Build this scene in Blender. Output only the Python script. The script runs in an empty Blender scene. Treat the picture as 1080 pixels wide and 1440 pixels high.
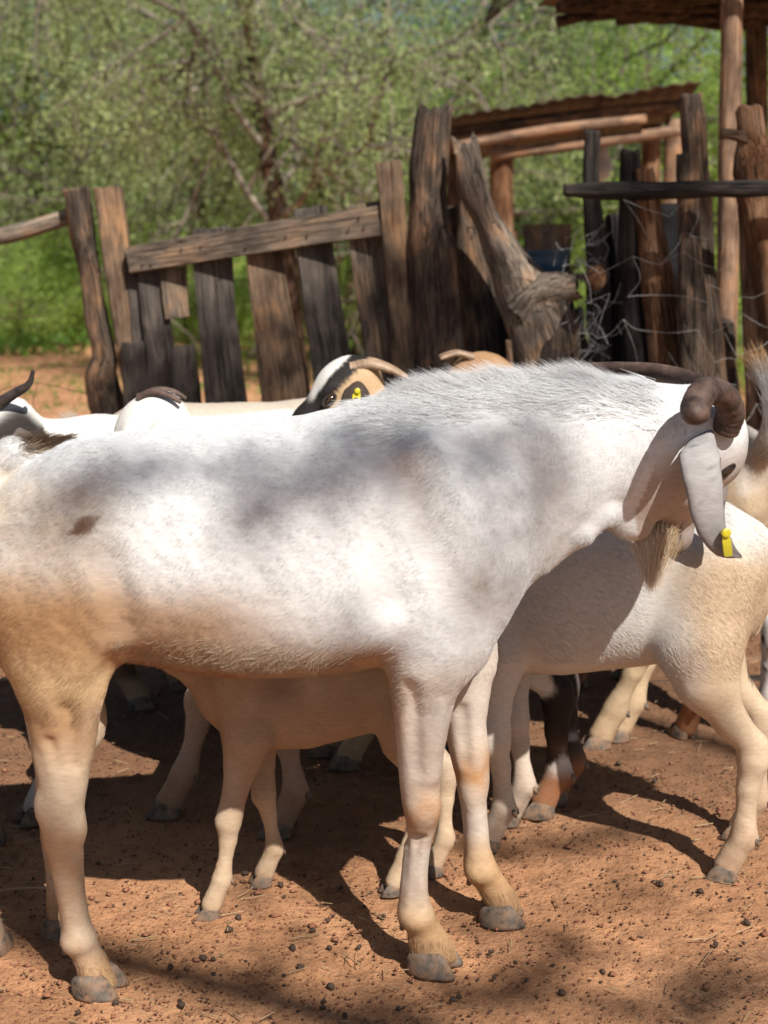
import bpy, math, random
import numpy as np
from mathutils import Vector, Matrix

random.seed(7)
RNG = np.random.default_rng(11)
SC = bpy.context.scene
COL = SC.collection

# ------------------------------------------------------------------ camera
F_PX = 2000.0
CAM_H = 1.05
PITCH = math.radians(10.0)
cam_d = bpy.data.cameras.new('camera')
cam = bpy.data.objects.new('camera', cam_d)
COL.objects.link(cam)
cam.location = (0, 0, CAM_H)
cam.rotation_euler = (math.radians(90) - PITCH, 0, 0)
cam_d.sensor_fit = 'VERTICAL'
cam_d.sensor_height = 24.0
cam_d.sensor_width = 18.0
cam_d.lens = 24.0 * F_PX / 1440.0
cam_d.clip_start = 0.05
cam_d.clip_end = 2000
cam_d.dof.use_dof = True
cam_d.dof.focus_distance = 2.25
cam_d.dof.aperture_fstop = 3.0
SC.camera = cam

# ------------------------------------------------------------------ sun, sky, exposure
SUN_EL = math.radians(47.0)
SUN_AZ = (0.46, -0.888)                       # horizontal direction towards the sun
S = Vector((SUN_AZ[0] * math.cos(SUN_EL), SUN_AZ[1] * math.cos(SUN_EL), math.sin(SUN_EL))).normalized()
sun_d = bpy.data.lights.new('sun', 'SUN')
sun_d.energy = 5.0
sun_d.angle = math.radians(0.55)
sun_d.color = (1.0, 0.95, 0.88)
sun = bpy.data.objects.new('sun', sun_d)
COL.objects.link(sun)
sun.location = (0, 0, 12)
sun.rotation_euler = S.to_track_quat('Z', 'Y').to_euler()
world = bpy.data.worlds.new('World')
SC.world = world
world.use_nodes = True
wn = world.node_tree
for n in list(wn.nodes):
    wn.nodes.remove(n)
sky = wn.nodes.new('ShaderNodeTexSky')
sky.sky_type = 'NISHITA'
sky.sun_disc = False
sky.sun_elevation = SUN_EL
sky.sun_rotation = math.atan2(S.x, S.y)
bg = wn.nodes.new('ShaderNodeBackground')
bg.inputs['Strength'].default_value = 0.05
wo = wn.nodes.new('ShaderNodeOutputWorld')
wn.links.new(sky.outputs[0], bg.inputs['Color'])
wn.links.new(bg.outputs[0], wo.inputs['Surface'])
vs = SC.view_settings
vs.view_transform = 'Standard'
vs.look = 'None'
vs.exposure = 0.32
vs.gamma = 1.0
vs.use_curve_mapping = False
SC.render.engine = 'CYCLES'
SC.cycles.use_denoising = True
SC.cycles.max_bounces = 6
SC.cycles.diffuse_bounces = 1
SC.cycles.glossy_bounces = 2
SC.cycles.transmission_bounces = 3
SC.cycles.transparent_max_bounces = 4
SC.cycles_curves.shape = 'RIBBONS'

# ------------------------------------------------------------------ pixel <-> world helpers
CP, SP = math.cos(PITCH), math.sin(PITCH)


def P(px, py, Y):
    """point on the vertical plane at depth Y that the photograph shows at pixel (px, py)"""
    a = (px - 540) / F_PX
    b = (720 - py) / F_PX
    d = np.array([a, CP + b * SP, -SP + b * CP])
    return np.array([0, 0, CAM_H]) + d * (Y / d[1])


def Gd(px, py):
    """ground point seen at a pixel"""
    a = (px - 540) / F_PX
    b = (720 - py) / F_PX
    d = np.array([a, CP + b * SP, -SP + b * CP])
    t = -CAM_H / d[2]
    return np.array([d[0] * t, d[1] * t, 0.0])


# ------------------------------------------------------------------ noise
def _hash(ix, iy, iz, seed):
    h = (ix.astype(np.int64) * 374761393 + iy.astype(np.int64) * 668265263 + iz.astype(np.int64) * 2147483647 + seed * 974634777) & 0xFFFFFFFF
    h = ((h ^ (h >> 13)) * 1274126177) & 0xFFFFFFFF
    h = (h ^ (h >> 16)) & 0xFFFFFFFF
    return h.astype(np.float64) / 4294967295.0


def vnoise(p, freq=1.0, seed=0):
    """value noise in -1..1 of an (n,3) array"""
    q = np.asarray(p, float) * freq
    i = np.floor(q).astype(np.int64)
    f = q - i
    f = f * f * (3 - 2 * f)
    out = 0
    for dx in (0, 1):
        wx = f[:, 0] if dx else 1 - f[:, 0]
        for dy in (0, 1):
            wy = f[:, 1] if dy else 1 - f[:, 1]
            for dz in (0, 1):
                wz = f[:, 2] if dz else 1 - f[:, 2]
                out = out + wx * wy * wz * _hash(i[:, 0] + dx, i[:, 1] + dy, i[:, 2] + dz, seed)
    return out * 2 - 1


def fbm(p, freq, seed=0, octv=3):
    s = 0
    a = 1.0
    for o in range(octv):
        s = s + a * vnoise(p, freq * 2 ** o, seed + o * 17)
        a *= 0.5
    return s / 1.75


def sstep(a, b, x):
    t = np.clip((x - a) / (b - a), 0, 1)
    return t * t * (3 - 2 * t)


def norm(v):
    v = np.asarray(v, float)
    return v / max(np.linalg.norm(v), 1e-9)


# ------------------------------------------------------------------ object helpers
def link(o, parent=None):
    COL.objects.link(o)
    if parent is not None:
        o.parent = parent
    return o


def tag(o, label=None, cat=None, group=None, kind=None):
    if label:
        o['label'] = label
    if cat:
        o['category'] = cat
    if group:
        o['group'] = group
    if kind:
        o['kind'] = kind
    return o


def empty(name, loc=(0, 0, 0), rz=0.0):
    o = bpy.data.objects.new(name, None)
    o.location = loc
    o.rotation_euler = (0, 0, rz)
    o.empty_display_size = 0.1
    COL.objects.link(o)
    return o


def mesh_data(name, V, Fs, mat=None, attrs=None, smooth=True):
    """V (n,3); Fs an (m,k) array or a list of lists; attrs {name: (kind, array)} on points"""
    me = bpy.data.meshes.new(name)
    V = np.asarray(V, np.float32)
    if isinstance(Fs, np.ndarray):
        m, k = Fs.shape
        me.vertices.add(len(V))
        me.vertices.foreach_set('co', V.ravel())
        me.loops.add(m * k)
        me.loops.foreach_set('vertex_index', Fs.astype(np.int32).ravel())
        me.polygons.add(m)
        me.polygons.foreach_set('loop_start', np.arange(0, m * k, k, dtype=np.int32))
        me.update(calc_edges=True)
    else:
        me.from_pydata([tuple(map(float, v)) for v in V], [], [tuple(int(i) for i in f) for f in Fs])
        me.update()
    me.validate()
    if smooth:
        me.polygons.foreach_set('use_smooth', np.ones(len(me.polygons), dtype=bool))
    if attrs:
        for an, (kind, arr, dom) in attrs.items():
            at = me.attributes.new(an, kind, dom)
            key = {'FLOAT_COLOR': 'color', 'FLOAT_VECTOR': 'vector', 'FLOAT': 'value'}[kind]
            at.data.foreach_set(key, np.asarray(arr, np.float32).ravel())
    if mat is not None:
        me.materials.append(mat)
    return me


def mesh_obj(name, V, Fs, mat=None, parent=None, attrs=None, smooth=True):
    me = mesh_data(name, V, Fs, mat, attrs, smooth)
    return link(bpy.data.objects.new(name, me), parent)


def data_obj(name, me, parent=None, loc=None, rot=None, scale=None):
    o = link(bpy.data.objects.new(name, me), parent)
    if loc is not None:
        o.location = loc
    if rot is not None:
        o.rotation_euler = rot
    if scale is not None:
        o.scale = scale
    return o


class Geo:
    """collects swept pieces into one mesh (with a grain coordinate)"""

    def __init__(s):
        s.V, s.F, s.G = [], [], []
        s.n = 0

    def add(s, V, Fs, G):
        s.V.append(np.asarray(V, float))
        s.G.append(np.asarray(G, float))
        for f in Fs:
            s.F.append([i + s.n for i in f])
        s.n += len(V)

    def build(s, name, mat, parent=None, smooth=True, off=(0, 0, 0)):
        V = np.vstack(s.V) - np.asarray(off, float)
        return mesh_obj(name, V, s.F, mat, parent, {'grain': ('FLOAT_VECTOR', np.vstack(s.G), 'POINT')}, smooth)


def spline(pts, n):
    """Catmull-Rom through the rows of pts, n samples per span"""
    pts = np.asarray(pts, float)
    if len(pts) < 3:
        t = np.linspace(0, 1, n + 1)[:, None]
        return pts[0] * (1 - t) + pts[1] * t
    q = np.vstack([2 * pts[0] - pts[1], pts, 2 * pts[-1] - pts[-2]])
    out = []
    for i in range(1, len(q) - 2):
        t = np.linspace(0, 1, n, endpoint=False)[:, None]
        a, b, c, d = q[i - 1], q[i], q[i + 1], q[i + 2]
        out.append(0.5 * (2 * b + (c - a) * t + (2 * a - 5 * b + 4 * c - d) * t ** 2 + (3 * b - a - 3 * c + d) * t ** 3))
    out.append(pts[-1:])
    return np.vstack(out)


def frames(path, ref=(0, -1, 0)):
    T = np.gradient(path, axis=0)
    T /= np.maximum(np.linalg.norm(T, axis=1, keepdims=True), 1e-9)
    A = np.zeros_like(T)
    r = np.asarray(ref, float)
    r = r - T[0] * np.dot(r, T[0])
    if np.linalg.norm(r) < 1e-3:
        r = np.array([1.0, 0.2, 0]) - T[0] * np.dot([1.0, 0.2, 0], T[0])
    r = r / np.linalg.norm(r)
    for i in range(len(path)):
        r = r - T[i] * np.dot(r, T[i])
        r = r / max(np.linalg.norm(r), 1e-9)
        A[i] = r
    B = np.cross(T, A)
    return T, A, B


def sweep(path, ra, rb=None, sides=10, ref=(0, -1, 0), rough=0.0, rfreq=30.0, seed=0, cap=True, sec=None, jag=0.0):
    """sweeps a round or given section along a path. ra along A (ref direction), rb along B. Returns V, F, grain"""
    path = np.asarray(path, float)
    n = len(path)
    ra = np.broadcast_to(np.asarray(ra, float), (n,)) if np.ndim(ra) == 0 else np.asarray(ra, float)
    rb = ra if rb is None else (np.broadcast_to(np.asarray(rb, float), (n,)) if np.ndim(rb) == 0 else np.asarray(rb, float))
    T, A, B = frames(path, ref)
    if sec is None:
        th = np.linspace(0, 2 * math.pi, sides, endpoint=False)
        sec = np.stack([np.cos(th), np.sin(th)], 1)
    k = len(sec)
    L = np.concatenate([[0], np.cumsum(np.linalg.norm(np.diff(path, axis=0), axis=1))])
    ox = sec[None, :, 0] * ra[:, None]
    oy = sec[None, :, 1] * rb[:, None]
    V = path[:, None, :] + A[:, None, :] * ox[..., None] + B[:, None, :] * oy[..., None]
    V = V.reshape(-1, 3)
    G = np.stack([ox, oy, np.broadcast_to(L[:, None], ox.shape)], -1).reshape(-1, 3)
    if rough > 0:
        q = G.copy()
        q[:, 2] *= 0.22
        d = fbm(q + seed * 3.17, rfreq, seed, 3) + 0.5 * fbm(G + seed, rfreq * 0.5, seed + 5, 2)
        out = V - np.repeat(path, k, 0)
        out /= np.maximum(np.linalg.norm(out, axis=1, keepdims=True), 1e-9)
        V = V + out * (d * rough)[:, None]
    if jag > 0:
        for e, sgn in ((0, -1), (n - 1, 1)):
            idx = np.arange(e * k, (e + 1) * k)
            V[idx] += T[e] * (sgn * jag * (vnoise(G[idx] + seed, 40, seed + 9)))[:, None]
    Fs = []
    for i in range(n - 1):
        for j in range(k):
            Fs.append([i * k + j, (i + 1) * k + j, (i + 1) * k + (j + 1) % k, i * k + (j + 1) % k])
    if cap:
        V = np.vstack([V, path[0] - 0 * T[0], path[-1]])
        G = np.vstack([G, [0, 0, 0], [0, 0, L[-1]]])
        c0, c1 = n * k, n * k + 1
        for j in range(k):
            Fs.append([c0, j, (j + 1) % k])
            Fs.append([c1, (n - 1) * k + (j + 1) % k, (n - 1) * k + j])
    # orientation: make outward
    a, b, c = V[Fs[0][0]], V[Fs[0][1]], V[Fs[0][2]]
    if np.dot(np.cross(b - a, c - a), a - path[0]) < 0:
        Fs = [f[::-1] for f in Fs]
    return V, Fs, G


RECT = np.array([(-1, -.82), (-1, 0), (-1, .82), (-.93, 1), (-.35, 1), (.35, 1), (.93, 1), (1, .82), (1, 0), (1, -.82), (.93, -1), (.35, -1), (-.35, -1), (-.93, -1)], float)


# ------------------------------------------------------------------ materials
def new_mat(name):
    m = bpy.data.materials.new(name)
    m.use_nodes = True
    nt = m.node_tree
    b = nt.nodes['Principled BSDF']
    return m, nt, b


def N(nt, t, **kw):
    n = nt.nodes.new(t)
    for k, v in kw.items():
        if k.startswith('_'):
            n.inputs[k[1:]].default_value = v
        else:
            setattr(n, k, v)
    return n


def ramp(nt, stops, src):
    r = nt.nodes.new('ShaderNodeValToRGB')
    e = r.color_ramp.elements
    while len(e) < len(stops):
        e.new(0.5)
    for i, (p, c) in enumerate(stops):
        e[i].position = p
        e[i].color = tuple(c) + (1,) if len(c) == 3 else c
    nt.links.new(src, r.inputs['Fac'])
    return r


def mat_wood(name, dark, light, accent=None, bark=0.5, rough=0.85, gs=1.0):
    m, nt, b = new_mat(name)
    L = nt.links.new
    at = N(nt, 'ShaderNodeAttribute', attribute_name='grain')
    oi = N(nt, 'ShaderNodeObjectInfo')
    mul = N(nt, 'ShaderNodeMath', operation='MULTIPLY')
    mul.inputs[1].default_value = 37.0
    L(oi.outputs['Random'], mul.inputs[0])
    mp = N(nt, 'ShaderNodeMapping')
    mp.inputs['Scale'].default_value = (90 * gs, 90 * gs, 6 * gs)
    L(at.outputs['Vector'], mp.inputs['Vector'])
    add = N(nt, 'ShaderNodeVectorMath', operation='ADD')
    L(mp.outputs[0], add.inputs[0])
    L(mul.outputs[0], add.inputs[1])
    n1 = N(nt, 'ShaderNodeTexNoise', _Scale=1.0, _Detail=7.0, _Roughness=0.72, _Distortion=0.25)
    L(add.outputs[0], n1.inputs['Vector'])
    mp2 = N(nt, 'ShaderNodeMapping')
    mp2.inputs['Scale'].default_value = (14, 14, 7)
    L(at.outputs['Vector'], mp2.inputs['Vector'])
    add2 = N(nt, 'ShaderNodeVectorMath', operation='ADD')
    L(mp2.outputs[0], add2.inputs[0])
    L(mul.outputs[0], add2.inputs[1])
    n2 = N(nt, 'ShaderNodeTexNoise', _Scale=1.0, _Detail=4.0, _Roughness=0.6)
    L(add2.outputs[0], n2.inputs['Vector'])
    # cracks: thin dark lines along the grain
    mp3 = N(nt, 'ShaderNodeMapping')
    mp3.inputs['Scale'].default_value = (55 * gs, 55 * gs, 2.2 * gs)
    L(at.outputs['Vector'], mp3.inputs['Vector'])
    add3 = N(nt, 'ShaderNodeVectorMath', operation='ADD')
    L(mp3.outputs[0], add3.inputs[0])
    L(mul.outputs[0], add3.inputs[1])
    vo = N(nt, 'ShaderNodeTexVoronoi', feature='DISTANCE_TO_EDGE', _Scale=1.0)
    L(add3.outputs[0], vo.inputs['Vector'])
    ck = ramp(nt, [(0.0, (0, 0, 0)), (0.045, (1, 1, 1))], vo.outputs['Distance'])
    cr = ramp(nt, [(0.30, dark), (0.52, tuple((d + l) * .5 for d, l in zip(dark, light))), (0.72, light)], n1.outputs['Fac'])
    last = cr.outputs['Color']
    if accent:
        r2 = ramp(nt, [(0.48, (0, 0, 0)), (0.66, (1, 1, 1))], n2.outputs['Fac'])
        mx = N(nt, 'ShaderNodeMix', data_type='RGBA')
        L(r2.outputs['Color'], mx.inputs['Factor'])
        L(last, mx.inputs[6])
        mx.inputs[7].default_value = tuple(accent) + (1,)
        last = mx.outputs[2]
    r3 = ramp(nt, [(0.30, (0.42, 0.40, 0.39)), (0.50, (0.95, 0.95, 0.95)), (0.70, (1.45, 1.40, 1.34))], n2.outputs['Fac'])
    mm = N(nt, 'ShaderNodeMix', data_type='RGBA', blend_type='MULTIPLY')
    mm.inputs['Factor'].default_value = 1.0
    L(last, mm.inputs[6])
    L(r3.outputs['Color'], mm.inputs[7])
    # fine fibres and long drying checks
    mp4 = N(nt, 'ShaderNodeMapping')
    mp4.inputs['Scale'].default_value = (330 * gs, 330 * gs, 14 * gs)
    L(at.outputs['Vector'], mp4.inputs['Vector'])
    n4 = N(nt, 'ShaderNodeTexNoise', _Scale=1.0, _Detail=4.0, _Roughness=0.7)
    L(mp4.outputs[0], n4.inputs['Vector'])
    r4 = ramp(nt, [(0.30, (0.45, 0.43, 0.42)), (0.52, (1, 1, 1)), (0.74, (1.4, 1.36, 1.3))], n4.outputs['Fac'])
    mf = N(nt, 'ShaderNodeMix', data_type='RGBA', blend_type='MULTIPLY')
    mf.inputs['Factor'].default_value = 0.85
    L(mm.outputs[2], mf.inputs[6])
    L(r4.outputs[0], mf.inputs[7])
    mp5 = N(nt, 'ShaderNodeMapping')
    mp5.inputs['Scale'].default_value = (44 * gs, 44 * gs, 1.1 * gs)
    L(at.outputs['Vector'], mp5.inputs['Vector'])
    add5 = N(nt, 'ShaderNodeVectorMath', operation='ADD')
    L(mp5.outputs[0], add5.inputs[0])
    L(mul.outputs[0], add5.inputs[1])
    n5 = N(nt, 'ShaderNodeTexNoise', _Scale=1.0, _Detail=2.0, _Roughness=0.5)
    L(add5.outputs[0], n5.inputs['Vector'])
    r5 = ramp(nt, [(0.475, (1, 1, 1)), (0.5, (.12, .11, .10)), (0.525, (1, 1, 1))], n5.outputs['Fac'])
    mg = N(nt, 'ShaderNodeMix', data_type='RGBA', blend_type='MULTIPLY')
    mg.inputs['Factor'].default_value = 0.8
    L(mf.outputs[2], mg.inputs[6])
    L(r5.outputs[0], mg.inputs[7])
    ckm = N(nt, 'ShaderNodeMix', data_type='RGBA', blend_type='MULTIPLY')
    ckm.inputs['Factor'].default_value = 0.4
    L(mg.outputs[2], ckm.inputs[6])
    L(ck.outputs['Color'], ckm.inputs[7])
    L(ckm.outputs[2], b.inputs['Base Color'])
    b.inputs['Roughness'].default_value = rough
    b.inputs['Specular IOR Level'].default_value = 0.25
    hs = N(nt, 'ShaderNodeMath', operation='MULTIPLY_ADD')
    L(ck.outputs['Color'], hs.inputs[0])
    hs.inputs[1].default_value = 0.6
    hs2 = N(nt, 'ShaderNodeMath', operation='MULTIPLY_ADD')
    L(r5.outputs[0], hs2.inputs[0])
    hs2.inputs[1].default_value = 0.6
    L(n1.outputs['Fac'], hs2.inputs[2])
    hs3 = N(nt, 'ShaderNodeMath', operation='MULTIPLY_ADD')
    L(n4.outputs['Fac'], hs3.inputs[0])
    hs3.inputs[1].default_value = 0.4
    L(hs2.outputs[0], hs3.inputs[2])
    L(hs3.outputs[0], hs.inputs[2])
    bp = N(nt, 'ShaderNodeBump')
    bp.inputs['Strength'].default_value = bark
    bp.inputs['Distance'].default_value = 0.014
    L(hs.outputs[0], bp.inputs['Height'])
    L(bp.outputs[0], b.inputs['Normal'])
    return m


M_PLANK = mat_wood('weathered_plank', (0.11, 0.085, 0.066), (0.33, 0.26, 0.20), (0.25, 0.17, 0.11))
M_PLANKD = mat_wood('dark_plank', (0.05, 0.042, 0.037), (0.165, 0.138, 0.118), None)
M_PLANKW = mat_wood('warm_plank', (0.12, 0.08, 0.055), (0.35, 0.24, 0.155), (0.30, 0.18, 0.10))
M_BARK = mat_wood('rough_bark', (0.045, 0.034, 0.026), (0.27, 0.20, 0.15), (0.29, 0.17, 0.10), 0.9)
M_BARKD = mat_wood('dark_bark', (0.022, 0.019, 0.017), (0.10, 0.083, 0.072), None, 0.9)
M_LOG = mat_wood('bleached_log', (0.15, 0.115, 0.088), (0.54, 0.44, 0.345), (0.38, 0.25, 0.16), 0.8)
M_HEART = mat_wood('orange_heartwood', (0.12, 0.05, 0.025), (0.42, 0.21, 0.10), (0.30, 0.19, 0.12), 0.7)
M_POLE = mat_wood('peeled_pole', (0.22, 0.12, 0.075), (0.50, 0.34, 0.23), (0.36, 0.20, 0.11), 0.4)
M_TRUNK = mat_wood('tree_bark', (0.03, 0.018, 0.012), (0.14, 0.075, 0.045), None, 1.0, gs=0.4)
M_BRANCH = mat_wood('pale_branch', (0.12, 0.10, 0.08), (0.38, 0.33, 0.27), None, 0.6, gs=0.4)


def mat_coat():
    m, nt, b = new_mat('goat_coat')
    L = nt.links.new
    at = N(nt, 'ShaderNodeAttribute', attribute_name='coat')
    tc = N(nt, 'ShaderNodeTexCoord')
    mp = N(nt, 'ShaderNodeMapping')
    mp.inputs['Scale'].default_value = (70, 160, 220)
    mp.inputs['Rotation'].default_value = (0, math.radians(-32), 0)
    L(tc.outputs['Object'], mp.inputs['Vector'])
    n = N(nt, 'ShaderNodeTexNoise', _Scale=1.0, _Detail=3.0, _Roughness=0.6)
    L(mp.outputs[0], n.inputs['Vector'])
    r = ramp(nt, [(0.3, (0.86, 0.85, 0.83)), (0.7, (1.05, 1.05, 1.05))], n.outputs['Fac'])
    mx = N(nt, 'ShaderNodeMix', data_type='RGBA', blend_type='MULTIPLY')
    mx.inputs['Factor'].default_value = 1.0
    L(at.outputs['Color'], mx.inputs[6])
    L(r.outputs['Color'], mx.inputs[7])
    L(mx.outputs[2], b.inputs['Base Color'])
    b.inputs['Roughness'].default_value = 0.65
    b.inputs['Specular IOR Level'].default_value = 0.22
    bp = N(nt, 'ShaderNodeBump')
    bp.inputs['Strength'].default_value = 0.25
    bp.inputs['Distance'].default_value = 0.002
    L(n.outputs['Fac'], bp.inputs['Height'])
    L(bp.outputs[0], b.inputs['Normal'])
    return m


def mat_fur():
    m, nt, b = new_mat('goat_fur')
    nt.nodes.remove(b)
    L = nt.links.new
    at = N(nt, 'ShaderNodeAttribute', attribute_name='coat')
    df = N(nt, 'ShaderNodeBsdfDiffuse')
    tr = N(nt, 'ShaderNodeBsdfTranslucent')
    gl = N(nt, 'ShaderNodeBsdfGlossy', _Roughness=0.45)
    gl.inputs['Color'].default_value = (.9, .9, .9, 1)
    L(at.outputs['Color'], df.inputs['Color'])
    L(at.outputs['Color'], tr.inputs['Color'])
    ms = N(nt, 'ShaderNodeMixShader')
    ms.inputs[0].default_value = 0.22
    L(df.outputs[0], ms.inputs[1])
    L(tr.outputs[0], ms.inputs[2])
    m2 = N(nt, 'ShaderNodeMixShader')
    m2.inputs[0].default_value = 0.04
    L(ms.outputs[0], m2.inputs[1])
    L(gl.outputs[0], m2.inputs[2])
    L(m2.outputs[0], nt.nodes['Material Output'].inputs['Surface'])
    return m


M_COAT = mat_coat()
M_FUR = mat_fur()


def mat_simple(name, c1, c2, scale=20, rough=0.6, bump=0.2, spec=0.3, metal=0.0, dist=0.003, detail=5.0):
    m, nt, b = new_mat(name)
    L = nt.links.new
    tc = N(nt, 'ShaderNodeTexCoord')
    n = N(nt, 'ShaderNodeTexNoise', _Scale=float(scale), _Detail=detail, _Roughness=0.6)
    L(tc.outputs['Object'], n.inputs['Vector'])
    r = ramp(nt, [(0.32, c1), (0.68, c2)], n.outputs['Fac'])
    L(r.outputs['Color'], b.inputs['Base Color'])
    b.inputs['Roughness'].default_value = rough
    b.inputs['Specular IOR Level'].default_value = spec
    b.inputs['Metallic'].default_value = metal
    if bump:
        bp = N(nt, 'ShaderNodeBump')
        bp.inputs['Strength'].default_value = bump
        bp.inputs['Distance'].default_value = dist
        L(n.outputs['Fac'], bp.inputs['Height'])
        L(bp.outputs[0], b.inputs['Normal'])
    return m


M_HORN = mat_simple('brown_horn', (0.024, 0.016, 0.013), (0.15, 0.095, 0.076), 34, 0.6, 0.7, 0.3)
M_HORNP = mat_simple('pale_horn', (0.22, 0.14, 0.09), (0.42, 0.29, 0.19), 45, 0.5, 0.35, 0.4)
M_HORND = mat_simple('dark_horn', (0.02, 0.016, 0.015), (0.085, 0.065, 0.058), 45, 0.45, 0.4, 0.4)
M_HOOF = mat_simple('grey_hoof', (0.045, 0.038, 0.032), (0.19, 0.16, 0.13), 60, 0.72, 0.5, 0.25)
def mat_hoof():
    m = mat_simple('grey_hoof', (0.045, 0.038, 0.032), (0.19, 0.16, 0.13), 60, 0.72, 0.5, 0.25)
    nt = m.node_tree
    b = nt.nodes['Principled BSDF']
    src = b.inputs['Base Color'].links[0].from_socket
    tc = N(nt, 'ShaderNodeTexCoord')
    n = N(nt, 'ShaderNodeTexNoise', _Scale=55.0, _Detail=6.0, _Roughness=0.7)
    nt.links.new(tc.outputs['Object'], n.inputs['Vector'])
    r = ramp(nt, [(0.42, (0, 0, 0)), (0.68, (.8, .8, .8))], n.outputs['Fac'])
    mx = N(nt, 'ShaderNodeMix', data_type='RGBA')
    nt.links.new(r.outputs[0], mx.inputs['Factor'])
    nt.links.new(src, mx.inputs[6])
    mx.inputs[7].default_value = (.36, .205, .12, 1)
    nt.links.new(mx.outputs[2], b.inputs['Base Color'])
    return m


M_HOOF = mat_hoof()
M_EYE = mat_simple('eye', (0.012, 0.008, 0.006), (0.05, 0.028, 0.012), 90, 0.12, 0, 0.6)
M_EARGREY = None
M_TAG = mat_simple('yellow_tag', (0.62, 0.52, 0.02), (0.72, 0.62, 0.03), 30, 0.4, 0.05, 0.5)
M_WIRE = mat_simple('galvanised_wire', (0.20, 0.19, 0.18), (0.42, 0.40, 0.38), 60, 0.5, 0, 0.4, 0.4)
M_RWIRE = mat_simple('rusty_wire', (0.06, 0.035, 0.025), (0.16, 0.09, 0.06), 60, 0.7, 0, 0.3, 0.2)
M_DUNG = mat_simple('dung', (0.035, 0.024, 0.018), (0.11, 0.070, 0.048), 120, 0.7, 0.4, 0.3)
M_STONE = mat_simple('clod', (0.20, 0.085, 0.048), (0.36, 0.165, 0.095), 90, 0.9, 0.4, 0.2)
M_STRAW = mat_simple('straw', (0.30, 0.20, 0.11), (0.52, 0.38, 0.22), 40, 0.8, 0, 0.2)
M_RUST = mat_simple('rusty_sheet', (0.06, 0.042, 0.033), (0.16, 0.105, 0.075), 9, 0.75, 0.2, 0.3, 0.1)
M_THATCH = mat_simple('dark_thatch', (0.02, 0.015, 0.012), (0.12, 0.08, 0.055), 30, 0.9, 0.8, 0.1, 0, 0.02)
M_BLUE = mat_simple('blue_plastic', (0.035, 0.09, 0.17), (0.07, 0.15, 0.25), 12, 0.45, 0.05, 0.4)
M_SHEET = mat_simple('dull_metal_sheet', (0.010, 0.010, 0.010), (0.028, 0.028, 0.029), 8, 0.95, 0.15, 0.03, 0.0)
M_SACK = mat_simple('white_sack', (0.40, 0.395, 0.39), (0.60, 0.59, 0.58), 14, 0.7, 0.4, 0.2, 0, 0.02)
M_YELLOW = mat_simple('yellow_plastic', (0.55, 0.36, 0.05), (0.68, 0.47, 0.08), 14, 0.45, 0.05, 0.4)
M_FIBRE = mat_simple('frayed_fibre', (0.26, 0.26, 0.255), (0.48, 0.48, 0.47), 30, 0.7, 0, 0.2)


def mat_leaf(name, c_dark, c_light, trans=0.35):
    m, nt, b = new_mat(name)
    L = nt.links.new
    at = N(nt, 'ShaderNodeAttribute', attribute_name='tint')
    r = ramp(nt, [(0.0, c_dark), (1.0, c_light)], at.outputs['Fac'])
    L(r.outputs['Color'], b.inputs['Base Color'])
    b.inputs['Roughness'].default_value = 0.55
    b.inputs['Specular IOR Level'].default_value = 0.35
    tr = N(nt, 'ShaderNodeBsdfTranslucent')
    hs = N(nt, 'ShaderNodeHueSaturation')
    hs.inputs['Value'].default_value = 1.5
    hs.inputs['Saturation'].default_value = 1.1
    L(r.outputs['Color'], hs.inputs['Color'])
    L(hs.outputs[0], tr.inputs['Color'])
    ms = N(nt, 'ShaderNodeMixShader')
    ms.inputs[0].default_value = trans
    L(b.outputs[0], ms.inputs[1])
    L(tr.outputs[0], ms.inputs[2])
    L(ms.outputs[0], nt.nodes['Material Output'].inputs['Surface'])
    return m


M_LEAF_A = mat_leaf('olive_leaves', (0.17, 0.235, 0.095), (0.50, 0.585, 0.27), .52)
M_LEAF_B = mat_leaf('fresh_leaves', (0.20, 0.32, 0.07), (0.47, 0.63, 0.17), .52)
M_LEAF_C = mat_leaf('deep_leaves', (0.07, 0.125, 0.05), (0.25, 0.35, 0.14), .45)
M_GRASS = mat_leaf('grass_blades', (0.06, 0.13, 0.02), (0.17, 0.30, 0.05), 0.3)


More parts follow.
